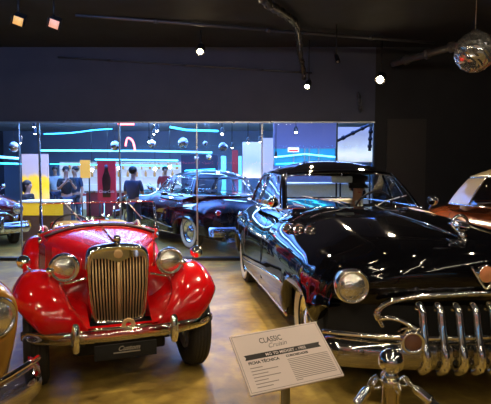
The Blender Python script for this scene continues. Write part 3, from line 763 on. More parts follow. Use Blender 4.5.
person(pl(27, 11.75)[:2]+(-.02,), 1.4, 'person with long dark hair seated behind the yellow counter on the left', shirt='blackc', hair='long', scale=.94, seated=True)
person(pl(55, 15.0), .2, 'person in pale shirt far back between the yellow panel and the phone holder', shirt='whitec', scale=.88)
person(pl(165, 15.2), .3, 'person in red shirt at the far bar counter', shirt='redc', scale=.88)

# ------------------------------------------------------------------ information board
SG = root('information_stand', (0.173, 2.36, 0), .3726, 'white printed information board on a post, in front of the black saloon', 'sign')
Rm = Matrix.Rotation(.3726, 3, 'Z') @ Matrix.Rotation(.565, 3, 'X') @ Matrix.Rotation(-.0803, 3, 'Y')
loc_w = Vector((.17264, 2.22627, .76361))
Rz = Matrix.Rotation(-.3726, 3, 'Z')
bl = Rz @ (loc_w - SG.location)
be = (Matrix.Rotation(.565, 3, 'X') @ Matrix.Rotation(-.0803, 3, 'Y')).to_euler()
bm = NB(); box(bm, -.21, .21, -.15, .15, -.010, 0, .002); bd = fin('board', bm, 'paper', SG, smooth=False, loc=bl, rot=be)
bm = NB()
for (a, b, c, d) in ((-.203, .203, .1405, .1425), (-.203, .203, -.1425, -.1405), (-.203, -.201, -.1425, .1425), (.201, .203, -.1425, .1425)): box(bm, a, b, c, d, 0, .0005)
fin('border_line', bm, 'inkline', bd, smooth=False)
text('CLASSIC', .040, 'ink', bd, (-.035, .085, .0006), (0, 0, 0), sx=.72, align='CENTER', ext=.0003)
text('Cruisin', .034, 'greyink', bd, (-.015, .056, .0006), (0, 0, .03), sx=.9, shear=.4, align='CENTER', ext=.0003)
bm = NB(); vs = [(-.18, .037), (.175, .037), (.168, .024), (.175, .011), (-.18, .011), (-.173, .024)]
f_ = bm.faces.new([bm.verts.new((x, y, .0006)) for x, y in vs]); fin('title_bar', bm, 'ink', bd, smooth=False)
text('MG TD MIDGET - 1952', .019, 'paper', bd, (.01, .0175, .0008), (0, 0, 0), align='CENTER', ext=.0002, bold=.0004)
text('FICHA TÉCNICA', .019, 'ink', bd, (-.172, -.012, .0006), (0, 0, 0), ext=.0002, bold=.0006)
text('CURIOSIDADES', .015, 'ink', bd, (.0, -.008, .0006), (0, 0, 0), ext=.0002, bold=.0006)
bm = NB(); y = -.032
for L, dx in ((.055, .0), (.12, .0), (.07, 0), (.12, .0), (.06, 0), (.10, 0), (.07, 0)):
    box(bm, -.172+dx, -.172+dx+L, y, y+.004, 0, .0004); y -= .0155
for k in range(13):
    yy = -.022-.0088*k; box(bm, .0, .19 if k < 12 else .03, yy, yy+.0034, 0, .0004)
fin('printed_lines', bm, 'inkline', bd, smooth=False)
bm = NB(); box(bm, -.02, .02, -.008, .008, .0, .715, .004)
box(bm, -.05, .05, -.02, .02, .68, .725, .004)
po = fin('post', bm, 'steel', SG, loc=(bl.x, bl.y-.0, 0))
bm = NB(); lathe(bm, [(.001, .02), (.03, .02), (.15, .012), (.155, 0), (.001, 0)], seg=28); fin('base', bm, 'steel', SG, loc=(bl.x, bl.y, 0))

# ------------------------------------------------------------------ rope stanchion
q = at(391, 361, 1.63)
ST = root('stanchion', (q.x, q.y, 0), 0, 'polished rope barrier post with ball finial, in front of the chrome bumper', 'barrier post')
zc = q.z; bm = NB(); ball(bm, (0, 0, zc), .040, u=32, v=20); lathe(bm, [(.020, -.05), (.024, -.046), (.016, -.036)], o=(0, 0, zc), seg=20); fin('ball_finial', bm, 'chrome', ST)
bm = NB(); lathe(bm, [(.0255, .02), (.0255, zc-.07), (.024, zc-.05), (.001, zc-.05)], seg=28); fin('pole', bm, 'gold', ST)
bm = NB(); lathe(bm, [(.001, .03), (.03, .03), (.05, .022), (.15, .012), (.16, .0), (.001, 0)], seg=32); fin('base', bm, 'gold', ST)
bm = NB(); lathe(bm, [(.027, -.010), (.030, 0), (.027, .010)], o=(0, 0, zc-.068), seg=24)
for a in (.2, 1.77, 3.34, 4.91):
    c = Vector((cos(a), sin(a), 0)); pp = [c*.028, c*.045+Vector((0, 0, .012)), c*.062, c*.056-Vector((0, 0, .018)), c*.034-Vector((0, 0, .016))]
    tube(bm, cr([Vector((0, 0, zc-.066))+v for v in pp], 4), .004, 6)
fin('rope_ring', bm, 'chrome', ST)
def rope(p0, p1, label, sag):
    Rr = root('barrier_rope', p0, 0, label, 'rope')
    d = p1-p0; u = d.normalized(); 
    pts = [d*t + Vector((0, 0, -sag*4*t*(1-t))) for t in [k/24 for k in range(25)]]
    bm = NB(); tube(bm, pts[1:], .013, 8); fin('cord', bm, 'blackc', Rr)
    e = (pts[2]-pts[0]).normalized()
    bm = NB(); lathe(bm, [(.004, -.012), (.013, 0), (.015, .01), (.0155, .045), (.017, .05), (.015, .056)], o=e*.02, ax=e, seg=18)
    a, b = frame_axes(e); tube(bm, [e*(-.01)+a*.014*cos(t)+e*.022*sin(t) for t in [2*pi*k/16 for k in range(17)]], .0035, 6, cap=False)
    fin('rope_end', bm, 'chrome', Rr)
    return Rr
z0 = Vector((q.x, q.y, zc-.075))
rope(z0+Vector((.062, 0, 0)), Vector((1.7, 1.2, .9)), 'black barrier rope with chrome end running right from the post', .25)
rope(z0+Vector((-.062, 0, 0)), Vector((-.9, 1.15, .9)), 'black barrier rope with chrome end running left from the post', .42)

# ================================================================== room
def slab(name, x0, x1, y0, y1, z0, z1, m, kind='structure'):
    bm = NB(); box(bm, x0, x1, y0, y1, z0, z1); o = fin(name, bm, m, smooth=False)
    if kind: o['kind'] = kind
    return o
GY = 8.80
zt = at(200, 122.5, GY).z; xr = at(374, 140, GY).x
CZ = 3.5
slab('floor', -10.2, 7.2, -5.2, 22.2, -.12, 0, 'floor')
slab('ceiling', -10.2, 7.2, -5.2, GY+.1, CZ, CZ+.12, 'ceil')
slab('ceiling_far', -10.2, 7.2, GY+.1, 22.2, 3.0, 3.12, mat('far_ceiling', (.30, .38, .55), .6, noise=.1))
slab('wall_left', -10.2, -10.0, -5.2, 22.2, 0, CZ, 'wall')
slab('wall_right', 7.0, 7.2, -5.2, 22.2, 0, CZ, 'wallr')
slab('wall_front', -10.2, 7.2, -5.2, -5.0, 0, CZ, mat('warm_grey_plaster', (.16, .13, .11), .7, noise=.1))
bm = NB(); box(bm, -10, xr, GY-.04, GY+.10, zt, CZ); box(bm, xr, 7, GY-.04, GY+.10, 0, CZ)
wb = fin('wall_back', bm, 'wall', smooth=False); wb['kind'] = 'structure'
wb.data.materials.append(M['wallr'])
for pgn in wb.data.polygons:
    if pgn.center.x > xr-.01 and pgn.center.z < CZ: pgn.material_index = 1 if all(wb.data.vertices[i].co.x >= xr-.001 for i in pgn.vertices) else 0
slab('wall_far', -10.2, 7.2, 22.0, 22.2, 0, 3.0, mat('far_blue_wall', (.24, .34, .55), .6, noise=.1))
a, b = at(387, 119, GY-.04), at(425, 165, GY-.04)
slab('trim_1', a.x, b.x, GY-.07, GY-.041, .0, a.z, 'panelr')
slab('trim_2', -10, xr, GY-.06, GY+.06, 0, .05, 'wallr')
# glazing
xs = [-10, at(20, 170, GY).x, at(40, 170, GY).x, at(120, 170, GY).x, at(197, 170, GY).x, at(262, 170, GY).x, at(336.5, 170, GY).x, xr]
for i in range(len(xs)-1):
    bm = NB(); box(bm, xs[i], xs[i+1], GY-.005, GY+.005, .05, zt-.015)
    # single thin sheet
    bm.clear(); grid(bm, [[(xs[i], GY, .05), (xs[i], GY, zt-.01)], [(xs[i+1], GY, .05), (xs[i+1], GY, zt-.01)]])
    o = fin(f'window_{i+1}', bm, 'pane', smooth=False); o['kind'] = 'structure'
    bm = NB(); w = .012 if i not in (0,) else .008
    box(bm, xs[i+1]-w, xs[i+1]+w, GY-.02, GY+.02, .05, zt-.01); fin('mullion', bm, 'alu' if i < 5 else 'metalb', o, smooth=False)
slab('trim_3', -10, xr, GY-.055, GY-.041, zt-.012, zt+.012, 'alu')

# ------------------------------------------------------------------ ceiling fixtures
def spot(px, py, Y, label, energy=120, target=None, size=.05, bulb='bulb', stem=True, grp=None, fixture=True, blend=.6, angle=100, col=(1, .80, .55)):
    p = at(px, py, Y) if py is not None else Vector((px, Y, 3.2))
    return lamp(p, label, energy, target, size, bulb, grp, angle, col, blend)
def lamp(p, label, energy, target=None, size=.05, bulb='bulb', grp=None, angle=100, col=(1, .80, .55), blend=.6, top=None):
    top = top or CZ
    R = root('spotlight', p, 0, label, 'lamp', grp)
    target = Vector(target) if target is not None else Vector((p.x, p.y-.6, 0))
    d = (target-p).normalized()
    bm = NB(); lathe(bm, [(size*1.05, .0), (size*1.1, -.01), (size*1.1, -.10), (size*.6, -.15), (.001, -.155)], o=(0, 0, 0), ax=d, seg=18); hd = fin('lamp_head', bm, 'metalb', R)
    bm = NB(); ball(bm, d*-.01, size*.72, u=12, v=8); fin('bulb', bm, bulb, hd)
    bm = NB(); tube(bm, [-d*.10, Vector((-d.x*.1, -d.y*.1, max(.05, (top-p.z)*.5))), Vector((-d.x*.1, -d.y*.1, top-p.z-.005))], .010, 6); fin('stem', bm, 'metalb', R)
    if energy:
        L = bpy.data.lights.new('spot', 'SPOT'); L.energy = energy; L.color = col; L.spot_size = radians(angle); L.spot_blend = blend; L.shadow_soft_size = size*.8
        o = bpy.data.objects.new('spot_beam', L); COL.objects.link(o); o.parent = R; o.location = d*.06; o.rotation_euler = d.to_track_quat('-Z', 'Y').to_euler()
    return R
G1 = 'ceiling spotlights over the cars'
lamp(at(200, 52, 7.6), 'glowing warm spotlight above the glass partition, upper left of centre', 260, (-1.0, 5.6, .3), .055, grp=G1)
lamp(at(307, 87, 8.2), 'glowing warm spotlight at the end of the hanging duct', 200, (-.3, 6.0, 0), .045, grp=G1)
lamp(at(380, 80, 8.0), 'brightest warm spotlight, right of the hanging duct', 260, (.6, 5.6, .5), .07, grp=G1)
lamp(at(338, 62, 7.3), 'unlit small spotlight hanging between two glowing ones', 0, (1.6, 6, .8), .03, bulb='steel', grp=G1)
out = [(-3.2, 1.2), (-1.2, 1.4), (1.0, .8), (3.2, 1.0), (-2.4, 3.4), (-.3, 3.6), (1.0, 2.9), (2.6, 3.4), (-1.6, 4.5), (.3, 4.6), (3.6, 5.6), (-2.6, -2), (0, -2.4), (2.8, -2), (-.6, -.6), (1.8, -.8)]
EN = {4: 22, 5: 45, 1: 34, 2: 10, 6: 25, 8: 75, 9: 190, 14: 26, 15: 8, 0: 30, 10: 60, 7: 60, 3: 8, 11: 160, 12: 160, 13: 160}
TG = {11: (-3, -4.5, 1), 12: (0, -4.6, 1), 13: (3.2, -4.5, 1), 8: (-1.3, 6.2, 0), 9: (-.25, 5.9, 0), 5: (-.7, 4.6, .6), 14: (-.9, 3.6, .7), 1: (-1.2, 3.8, .8)}
for i, (x, y) in enumerate(out):
    lamp(Vector((x, y, 3.12)), 'warm ceiling spotlight above the photographer and the cars', EN.get(i, 12), TG.get(i, (x*.9-.1, y+.5, 0)), .045, grp='ceiling spotlights out of the frame')
# two coloured lamps with square doors
for px, py, m_, lb in ((18, 21, (1, .55, .18), 'square stage lamp with orange glowing face, top left corner'), (54, 24, (1, .5, .38), 'square stage lamp with pinkish glowing face, right of the orange one')):
    p = at(px, py, 6.0); R = root('stage_lamp', p, .3, lb, 'lamp', 'square stage lamps')
    bm = NB(); box(bm, -.06, .06, 0, .16, -.055, .055, .01); h_ = fin('lamp_housing', bm, 'metalb', R, rot=(.5, .3, 0))
    bm = NB(); box(bm, -.05, .05, -.004, .0, -.045, .045); fin('lamp_face', bm, mat('gel_'+lb[-6:].strip(), m_, .5, emit=.55), h_)
    for dx in (-1, 1):
        bm = NB(); box(bm, dx*.065-.003, dx*.065+.003, -.07, 0, -.055, .055); fin('barn_door', bm, 'metalb', h_)
    bm = NB(); tube(bm, [(0, .08, .05), (0, .08, CZ-p.z-.003)], .012, 6); fin('stem', bm, 'metalb', R)
# flexible duct
pts = [at(258, -12, 5.8), at(266, 2, 6.0), at(276, 9, 6.3), at(288, 17, 6.7), at(296, 26, 7.1), at(299, 40, 7.6), at(300, 54, 8.0), at(303, 68, 8.25), at(304, 80, 8.35)]
pts[0].z = min(pts[0].z, CZ-.04); pts[1].z = min(pts[1].z, CZ-.05)
pp = cr(pts, 12); bm = NB()
tube(bm, pp, [.046*(1-.4*i/len(pp))+.011*(i % 2)+.008*sin(i*.9) for i in range(len(pp))], 10)
tag(fin('flexible_duct', bm, mat('crinkled_foil', (.10, .085, .085), .3, metal=.8, noise=.1, bump=1, nscale=25)), 'crinkled grey flexible duct hanging down from the ceiling', 'duct')
def rod(a, b, r, name, label, m='conduit', cat='conduit'):
    bm = NB(); a, b = Vector(a), Vector(b); mid = [a.lerp(b, k/10) for k in range(11)]
    tube(bm, mid, r, 8)
    for k in (2, 5, 8): tube(bm, [mid[k]-(b-a).normalized()*.03, mid[k]+(b-a).normalized()*.03], r*1.5, 8)
    return tag(fin(name, bm, m), label, cat)
rod(at(58, 57, GY-.07), at(312, 73, GY-.07), .014, 'wall_conduit', 'thin grey pipe running along the dark wall above the glass')
rod(at(75, 15, 6.9), at(434, 43, 8.0), .022, 'ceiling_track', 'long grey track crossing the black ceiling', cat='track')
rod(at(393, 64, 8.6), at(470, 42, 7.1), .05, 'ceiling_pipe', 'dull brown pipe on the ceiling leading to the mirror ball', m=mat('dull_brown_pipe', (.09, .075, .065), .5, noise=.1), cat='pipe')
rod(at(358, 92, 8.72), at(361, 112, 8.72), .02, 'wall_bracket', 'small grey bracket on the dark wall below the brightest spotlight', cat='bracket')

# ------------------------------------------------------------------ mirror balls
def facet_mat(name, tint):
    m = bpy.data.materials.new(name); m.use_nodes = True; nt = m.node_tree; b = nt.nodes['Principled BSDF']
    g = nt.nodes.new('ShaderNodeTexCoord'); v = nt.nodes.new('ShaderNodeTexVoronoi'); v.inputs['Scale'].default_value = 30
    nt.links.new(g.outputs['Object'], v.inputs['Vector'])
    r = nt.nodes.new('ShaderNodeValToRGB'); r.color_ramp.elements[0].color = (*[c*.45 for c in tint], 1); r.color_ramp.elements[1].color = (*tint, 1)
    nt.links.new(v.outputs['Color'], r.inputs['Fac']); nt.links.new(r.outputs['Color'], b.inputs['Base Color'])
    b.inputs['Metallic'].default_value = .9; b.inputs['Roughness'].default_value = .2
    return m
FM = facet_mat('mirror_facets', (.85, .86, .88))
def mirror_ball(p, r, top, label, grp=None, u=40, v=24):
    R = root('mirror_ball', p, 0, label, 'mirror ball', grp)
    bm = NB(); ball(bm, (0, 0, 0), r, u=u, v=v)
    for f in bm.faces: f.smooth = False
    for w in bm.verts: w.co *= 1+random.uniform(-.025, .025)
    fin('mirrored_sphere', bm, FM, R, smooth=False)
    bm = NB(); tube(bm, [(0, 0, r*.95), (0, 0, top-p.z-.004)], .003, 5); lathe(bm, [(r*.18, 0), (r*.18, r*.12), (.001, r*.12)], o=(0, 0, r*.96), seg=12); fin('cable', bm, 'steel', R)
    return R
mirror_ball(at(475, 52, 4.2), .155, CZ, 'large mirror ball hanging at the top right corner')
for px, py, Y, r, lb in ((183, 143, 11, .11, 'mirror ball left of the vertical glass joint, beyond the partition'), (205, 143.5, 11.5, .05, 'small mirror ball just right of the vertical glass joint'), (223, 147, 10.5, .09, 'mirror ball above the black booth wall right of the joint'),
                         (209, 157, 13, .075, 'mirror ball in front of the black booth wall'), (115, 146, 11, .10, 'mirror ball above the red bottle poster'), (152, 144, 12, .09, 'dim mirror ball among white lamps beyond the glass'), (14, 147, 10.5, .10, 'mirror ball at the far left beyond the glass'), (196.5, 158, 13, .06, 'mirror ball half behind the glass joint')):
    mirror_ball(at(px, py, Y), r, 3.0, lb, u=20, v=12, grp='mirror balls beyond the glass')

# ------------------------------------------------------------------ beyond the glass
def panel(x0, y0, x1, y1, Y, name, label, cat, m, th=.05, foot=False, solid=False):
    a, b = at(x0, y0, Y), at(x1, y1, Y)
    if label:
        R = root(name, ((a.x+b.x)/2, Y, 0 if foot else b.z), 0, label, cat)
        bz = 0 if foot else b.z
        if solid: R.location.z = 0; bz = 0; b.z = 0
        bm = NB(); box(bm, a.x-(a.x+b.x)/2, b.x-(a.x+b.x)/2, 0, th, b.z-bz, a.z-bz); fin('panel_face', bm, m, R, smooth=False)
        if foot:
            bm = NB(); 
            for s in (-1, 1): tube(bm, [(s*(b.x-a.x)*.4, th/2, 0), (s*(b.x-a.x)*.4, th/2, b.z)], .02, 6)
            box(bm, -(b.x-a.x)*.45, (b.x-a.x)*.45, -.15, .2, 0, .02); fin('foot', bm, 'metalb', R)
        return R, b.x-a.x, a.z-b.z
def band_mat(name, stops, emit=.0):
    m = bpy.data.materials.new(name); m.use_nodes = True; nt = m.node_tree; b = nt.nodes['Principled BSDF']
    g = nt.nodes.new('ShaderNodeTexCoord'); s = nt.nodes.new('ShaderNodeSeparateXYZ'); n = nt.nodes.new('ShaderNodeTexNoise'); n.inputs['Scale'].default_value = 3
    nt.links.new(g.outputs['Generated'], s.inputs[0]); nt.links.new(g.outputs['Generated'], n.inputs['Vector'])
    ma = nt.nodes.new('ShaderNodeMath'); ma.operation = 'MULTIPLY_ADD'; ma.inputs[1].default_value = .35; nt.links.new(n.outputs['Fac'], ma.inputs[0]); nt.links.new(s.outputs['Z'], ma.inputs[2])
    r = nt.nodes.new('ShaderNodeValToRGB'); els = r.color_ramp.elements
    els[0].position = stops[0][0]; els[0].color = (*stops[0][1], 1); els[1].position = stops[1][0]; els[1].color = (*stops[1][1], 1)
    for p, c in stops[2:]: els.new(p).color = (*c, 1)
    nt.links.new(ma.outputs[0], r.inputs['Fac']); nt.links.new(r.outputs['Color'], b.inputs['Base Color'])
    if emit: nt.links.new(r.outputs['Color'], b.inputs['Emission Color']); b.inputs['Emission Strength'].default_value = emit
    return m
lit = .55
panel(21.5, 154, 49, 204, 12.4, 'picture_panel', 'tall cream and yellow picture panel on the left beyond the glass', 'poster', band_mat('yellow_print', [(.0, (.8, .45, .02)), (.34, (.75, .50, .12)), (.5, (.85, .48, .01)), (.66, (.85, .50, .03)), (.78, (.45, .34, .30)), (1.0, (.42, .33, .32))], .8), foot=True)  # print colours also set as emission
R, w, h = panel(97, 161, 116, 203, 11.2, 'poster_banner', 'red poster banner with dark bottle picture and white script beyond the glass', 'poster', mat('cola_red', (.40, .02, .04), .5, emit=.25), foot=True)
z0_ = at(100, 203, 11.2).z
bm = NB(); lathe(bm, [(.001, 0), (.05, .0), (.055, .06), (.048, .16), (.058, .28), (.056, .36), (.024, .50), (.020, .60), (.001, .60)], o=(0, 0, 0), seg=16)
for v in bm.verts: v.co.y *= .08
bt = fin('bottle_picture', bm, mat('cola_brown', (.05, .012, .01), .3), R, loc=(0, -.006, z0_+.12)); bt.scale = (1.6, 1, 1.15)
text('Coca-Cola', .085, 'white', R, (0, -.02, z0_+.22), (pi/2, 0, 0), shear=.3, align='CENTER', sx=.9)
panel(80, 160, 90, 178, 15, 'hanging_poster', 'small yellow-orange poster left of the red bottle poster, beyond the glass', 'poster', mat('orange_print', (.75, .36, .05), .5, emit=.6), foot=True)
panel(242.5, 142, 261.5, 178, 13, 'mural_panel', 'pale cream and blue mural panel right of the red column', 'poster', band_mat('mural_print', [(.0, (.7, .6, .35)), (.35, (.45, .42, .40)), (.6, (.30, .38, .5)), (1, (.42, .42, .44))], .55), foot=True)
panel(263, 138, 273, 178, 12, 'display_panel', 'plain pale panel just right of the glass joint beyond the mural', 'poster', mat('pale_display', (.50, .48, .50), .5, emit=.45), foot=True)
panel(337.5, 127, 374, 162, 11, 'projection_panel', 'large pale grey panel with dark diagonal bar at the right end of the glass', 'screen', band_mat('grey_print', [(.1, (.45, .45, .42)), (.4, (.7, .72, .6)), (.62, (.40, .44, .50)), (.97, (.26, .29, .38))], .9), foot=True)
rod(at(337, 141, 10.9), at(369, 125, 10.9), .03, 'diagonal_bar', 'dark diagonal bar in front of the pale grey panel', m='metalb', cat='bar')
rod(at(371, 127, 10.6), at(369.5, 151, 10.6), .03, 'hanging_bar', 'dark upright bar at the right end of the pale grey panel', m='metalb', cat='bar')
panel(181, 155, 217, 180, 14, 'booth_wall', 'black booth wall behind the roof of the black car beyond the glass', 'partition', mat('blue_black', (.01, .02, .05), .5), th=.5, solid=True)
o = panel(232, 150, 238, 180, 13.5, 'curtain_column', 'narrow red curtain column between two lit blue openings', 'curtain', mat('red_drape', (.30, .02, .03), .6, emit=.15), th=.2, solid=True)
for x0, x1, lb in ((221, 226, 'bright cyan lit doorway panel left of the red column'), (238.5, 241.5, 'bright cyan lit panel right of the red column')):
    panel(x0, 156, x1, 176, 13.8, 'light_panel', lb, 'light', mat('cyan_lit', (.1, .5, .7), .5, emit=1.5, ecol=(.12, .6, .9)), solid=True)
# yellow counter
a, b = at(20, 201, 11.0), at(63, 201, 11.0)
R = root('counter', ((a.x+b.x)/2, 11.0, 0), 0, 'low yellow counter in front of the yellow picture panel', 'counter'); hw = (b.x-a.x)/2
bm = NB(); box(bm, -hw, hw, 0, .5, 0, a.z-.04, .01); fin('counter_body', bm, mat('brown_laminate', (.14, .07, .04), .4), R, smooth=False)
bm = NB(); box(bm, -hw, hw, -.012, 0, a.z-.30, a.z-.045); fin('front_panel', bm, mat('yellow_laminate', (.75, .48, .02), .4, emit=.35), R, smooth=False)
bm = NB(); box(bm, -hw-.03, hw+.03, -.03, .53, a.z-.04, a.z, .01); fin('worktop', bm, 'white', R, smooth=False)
# bar counter with stools and shelves
a, b = at(80, 192, 16), at(182, 192, 16)
R = root('bar_counter', ((a.x+b.x)/2, 16.6, 0), 0, 'long red fronted bar counter far beyond the glass', 'counter'); hw = (b.x-a.x)/2
bm = NB(); box(bm, -hw, hw, 0, .6, 0, a.z-.05); fin('counter_body', bm, mat('red_vinyl', (.30, .03, .04), .4), R, smooth=False)
bm = NB(); box(bm, -hw-.05, hw+.05, -.06, .66, a.z-.05, a.z); fin('worktop', bm, 'steel', R, smooth=False)
ST0 = root('bar_stool', (-2.0, 15.7, 0), 0, 'red topped chrome bar stool at the far bar counter', 'stool', 'stools at the far bar counter')
bm = NB(); lathe(bm, [(.001, .76), (.15, .76), (.17, .73), (.16, .69), (.001, .69)], seg=18); fin('seat', bm, 'redc', ST0)
bm = NB(); lathe(bm, [(.02, .7), (.02, .03), (.18, .02), (.19, 0), (.001, 0)], seg=18); fin('pedestal', bm, 'chrome', ST0)
for x in (-4.9, -4.2, -3.4, -2.7):
    c = copy_tree(ST0); c.location = (x, 15.7, 0)
c = copy_tree(ST0); c.location = (pl(27, 11.75)[0], 11.75, 0); c.scale = (1, 1, .55); c['label'] = 'low stool behind the yellow counter on the left'; del c['group']
# back bar : lit shelves with bottles
a, b = at(58, 166, 19), at(180, 166, 19)
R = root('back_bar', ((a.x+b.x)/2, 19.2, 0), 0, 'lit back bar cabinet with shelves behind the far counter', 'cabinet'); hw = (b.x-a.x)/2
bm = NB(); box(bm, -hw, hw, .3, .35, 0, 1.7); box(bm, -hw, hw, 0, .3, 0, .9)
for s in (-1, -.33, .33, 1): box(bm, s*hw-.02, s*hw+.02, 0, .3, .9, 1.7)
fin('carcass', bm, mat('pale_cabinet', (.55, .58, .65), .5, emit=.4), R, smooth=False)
for z in (1.15, 1.42, 1.69):
    bm = NB(); box(bm, -hw, hw, 0, .3, z, z+.03); fin('shelf', bm, 'white', R, smooth=False)
bt = None
for k in range(26):
    x = (a.x+b.x)/2 - hw + .15 + (2*hw-.3)*k/25; z = (1.18, 1.45)[k % 2]
    if bt is None:
        bm = NB(); lathe(bm, [(.001, 0), (.045, 0), (.045, .14), (.016, .19), (.015, .23), (.001, .23)], seg=10)
        bt = tag(fin('bottle', bm, mat('amber_bottle', (.5, .25, .08), .2, emit=.3)), 'small amber bottle on the back bar shelves', 'bottle', 'bottles on the back bar'); bt.location = (x, 19.3, z)
    else:
        c = bt.copy(); COL.objects.link(c); c.location = (x, 19.3, z)
# neon lines
def neon(pts, r, label, m='neonb', name='neon_tube', th=0):
    Rr = root(name, pts[0], 0, label, 'neon light'); o = Vector(pts[0])
    bm = NB(); tube(bm, [Vector(p)-o for p in pts], r, 8); fin('glass_tube', bm, m, Rr)
    bm = NB(); d = Vector((0, r*2.2, 0)); tube(bm, [Vector(p)-o+d for p in pts], r*.8, 6); fin('mounting_rail', bm, 'metalb', Rr)
    return Rr
neon([at(41, 150.5, 15), at(150, 151, 15.2), at(212, 152.5, 15.4)], .024, 'long cyan neon tube crossing the room beyond the glass, upper one', 'neonw')
neon([at(95, 159.5, 16.5), at(178, 160.5, 16.5)], .02, 'shorter cyan neon tube just below the long upper one', 'neonw')
neon([at(50, 164, 18), at(180, 166, 18)], .018, 'lowest cyan neon tube above the back bar', 'neonb')
neon([at(-12, 156, 10.8), at(20, 158.5, 10.8)], .022, 'upper cyan neon tube at the left edge beyond the glass', 'neonw')
neon([at(-12, 163, 10.9), at(21, 164, 10.9)], .016, 'lower cyan neon tube at the left edge beyond the glass', 'neonb')
neon([at(170, 127, 12.5), at(186, 130, 12.5), at(218, 131, 12.8)], .022, 'short bent blue neon strip under the far ceiling', 'neonb')
neon([at(182, 172, 14.6), at(186, 170.5, 13.8), at(215, 169, 13.8)], .012, 'thin cyan neon line in front of the black booth wall', 'neonb')
neon(cr([at(44, 134, 12.5), at(70, 133, 12.5), at(95, 130, 12.5), at(112, 129, 12.5)], 5), .012, 'thin curved blue neon line below the far ceiling on the left', 'neonb')
neon(cr([at(125.5, 146, 13), at(127, 139, 13), at(130, 138.5, 13), at(133, 142, 13), at(135, 150, 13)], 5), .022, 'red and white looped neon sign above the red bottle poster', 'neonr')
neon([at(118, 122.5, 9.6)+Vector((0, 0, -.03)), at(134, 122.5, 9.6)+Vector((0, 0, -.03))], .016, 'short red neon line at the top of the glass', 'neonr')
# diner front at right beyond glass
a, b = at(273.5, 150, 14.5), at(336, 150, 14.5)
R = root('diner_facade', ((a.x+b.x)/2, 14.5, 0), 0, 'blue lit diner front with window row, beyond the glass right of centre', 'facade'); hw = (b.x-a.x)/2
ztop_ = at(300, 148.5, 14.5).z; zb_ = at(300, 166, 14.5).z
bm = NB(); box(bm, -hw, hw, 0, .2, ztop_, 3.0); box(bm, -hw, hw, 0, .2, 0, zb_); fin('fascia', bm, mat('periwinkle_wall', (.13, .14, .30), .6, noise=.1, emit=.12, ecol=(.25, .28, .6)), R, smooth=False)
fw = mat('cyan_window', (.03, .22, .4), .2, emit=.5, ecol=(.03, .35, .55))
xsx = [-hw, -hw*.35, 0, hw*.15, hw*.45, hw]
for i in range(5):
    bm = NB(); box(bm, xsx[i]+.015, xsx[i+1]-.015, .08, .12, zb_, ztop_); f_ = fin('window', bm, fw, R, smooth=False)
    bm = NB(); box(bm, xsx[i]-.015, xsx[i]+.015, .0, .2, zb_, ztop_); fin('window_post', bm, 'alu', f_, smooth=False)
neon([at(276, 157, 14.4), at(305, 154, 14.4), at(335, 157, 14.4)], .02, 'cyan neon line across the windows of the diner front', 'neonw')
neon([at(276, 164, 14.35), at(336, 162, 14.35)], .016, 'lower cyan neon line below the windows of the diner front', 'neonb')
R2, w_, h_ = panel(288, 147.5, 299, 152, 14.3, 'lit_sign', 'small white and red lit sign on the diner front', 'sign', mat('sign_white', (.8, .75, .75), .5, emit=1.0))
bm = NB(); box(bm, -.12, .12, -.012, -.002, .02, .06); fin('sign_stripe', bm, mat('sign_red', (.7, .05, .05), .5, emit=.8), R2, smooth=False)
a, b = at(286, 183, 11.5), at(372, 183, 11.5)
R = root('counter', ((a.x+b.x)/2, 11.5, 0), 0, 'added pale cream counter standing in for bright shapes behind the windows of the black saloon', 'counter'); hw = (b.x-a.x)/2  # invented counter, faintly glowing, brightens the view through the car windows
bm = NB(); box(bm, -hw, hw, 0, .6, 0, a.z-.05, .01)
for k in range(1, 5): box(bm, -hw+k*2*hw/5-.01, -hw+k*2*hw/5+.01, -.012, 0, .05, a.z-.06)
fin('counter_body', bm, mat('pale_glow_laminate', (.65, .60, .50), .4, emit=.12), R, smooth=False)
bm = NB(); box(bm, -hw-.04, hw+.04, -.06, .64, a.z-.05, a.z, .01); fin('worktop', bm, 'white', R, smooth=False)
# far lamps
G2 = 'ceiling lamps beyond the glass'
for px, py, Y, lb, e in ((34, 127, 10.5, 'white ceiling lamp beside the left glass joint, higher one', 25), (35, 134, 11.5, 'white ceiling lamp beside the left glass joint, lower one', 30), (157, 131, 12, 'white ceiling lamp beyond the glass, top of a cluster of three', 60), (149, 142, 13.5, 'white ceiling lamp beyond the glass, lower left of a cluster of three', 60), (154, 134.5, 12.5, 'white ceiling lamp beyond the glass, middle of a cluster of three', 30),
                         (222, 134, 12, 'white ceiling lamp above the mirror ball beyond the glass', 60), (248, 143, 12.5, 'small lamp above the pale mural', 30), (260, 142, 12.3, 'small lamp above the right edge of the mural', 30), (296, 132.5, 13, 'warm lamp on the blue wall right of the pale panel', 60), (276, 157, 13.6, 'warm yellow lamp left of the diner windows', 15), (232, 148, 12.6, 'small lamp above the red curtain column', 15), (20, 143, 10.2, 'small lamp at the left glass edge', 15)):
    lamp(at(px, py, Y), lb, e*1.6, None, .045 if e > 30 else .03, 'bulbw', G2, 130, (1, .9, .8), top=3.0)
for k, (px, py) in enumerate(((155, 169), (119, 168), (92, 170), (170, 167), (108, 172))):
    p = at(px, py, 17.2); Rr = root('pendant_lamp', p, 0, 'warm pendant lamp hanging over the far bar counter', 'lamp', 'pendants over the far bar')
    bm = NB(); ball(bm, (0, 0, 0), .05, u=12, v=8); fin('globe', bm, 'bulb', Rr); bm = NB(); tube(bm, [(0, 0, .05), (0, 0, 3.0-p.z-.004)], .006, 5); fin('cord', bm, 'metalb', Rr)

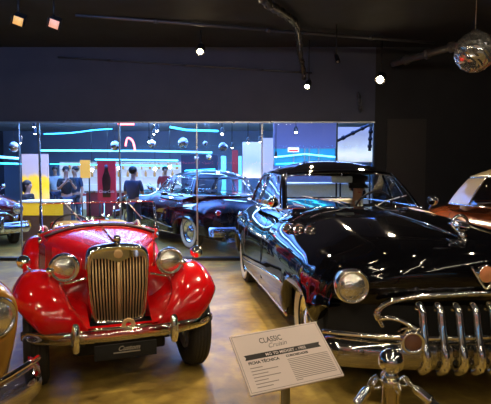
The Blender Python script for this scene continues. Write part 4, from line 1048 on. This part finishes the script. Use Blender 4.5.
# ------------------------------------------------------------------ added area lights without fixtures (blue fill beyond glass and in the hall)
def area(loc, rot, sx, sy, e, col, name):
    L = bpy.data.lights.new(name, 'AREA'); L.shape = 'RECTANGLE'; L.size = sx; L.size_y = sy; L.energy = e; L.color = col
    o = bpy.data.objects.new(name, L); COL.objects.link(o); o.location = loc; o.rotation_euler = rot; return o
area((-2.5, 12.5, 2.9), (0, 0, 0), 6, .2, 120, (.2, .5, 1), 'added_blue_fill')  # added blue fill strips, no such fixtures in the far room
area((2.5, 12.5, 2.9), (0, 0, 0), 3, .2, 60, (.3, .45, 1), 'added_blue_fill_right')
area((-2, 17, 2.9), (0, 0, 0), 8, .2, 220, (.25, .6, 1), 'added_blue_fill_bar')
area((-3, 11, 2.45), (pi, 0, 0), 5, 1.2, 520, (.2, .42, 1), 'added_blue_upfill')  # added uplights without fixtures, brighten the far ceiling in blue
area((-2, 15.5, 2.35), (pi, 0, 0), 8, 1.0, 600, (.2, .42, 1), 'added_blue_upfill_rear')
area((2, 11, 2.5), (pi, 0, 0), 3, 1.2, 200, (.2, .38, 1), 'added_blue_upfill_right')
area((-3.5, 5.2, 3.45), (pi*.42, 0, 0), 7, .06, 18, (.14, .38, 1), 'added_blue_wall_fill')  # added strip without a fixture, tints the wall above the glass blue
SL = root('added_sparkle_bulbs', (0, 0, 3.3), 0, 'unseen small warm bulbs added over the photographer for sparkle in paint and chrome', 'added light')  # invented bulbs out of view, there for sparkles in black paint and chrome
bm = NB()
for k in range(110):
    x = -3.6+7.2*((k*37) % 110)/109; y = -3.5+5.6*k/109
    ball(bm, (x, y, -.04+random.uniform(-.12, .05)), .024, u=6, v=4)
tag(fin('bulbs', bm, mat('added_sparkle_glow', (1, .9, .7), .5, emit=70, ecol=(1, .86, .62)), SL), kind='stuff')
bm = NB(); tube(bm, [(-3.6+7.2*(k % 2), -3.5+.7*k, 0) for k in range(9)], .004, 4); fin('cable', bm, 'metalb', SL)
# neon of the hall behind the photographer, mirrored in the paintwork
neon([(-9.9, -3, 2.5), (-9.9, 8, 2.5)], .03, 'long cyan neon tube along the left wall', 'neonb')
neon([(-5, -4.9, 2.4), (5, -4.9, 2.4)], .03, 'long cyan neon tube on the wall behind the photographer', 'neonb')
neon([(-3, -4.85, 1.7), (1, -4.85, 1.7)], .03, 'red neon tube on the wall behind the photographer', 'neonr')

W = bpy.data.worlds.new('hall_ambience'); S.world = W; W.use_nodes = True
bg = W.node_tree.nodes['Background']; bg.inputs[0].default_value = (.05, .07, .14, 1); bg.inputs[1].default_value = .3
S.view_settings.view_transform = 'Standard'; S.view_settings.look = 'None'; S.view_settings.gamma = 1; S.view_settings.exposure = 0.5
S.view_settings.use_curve_mapping = False
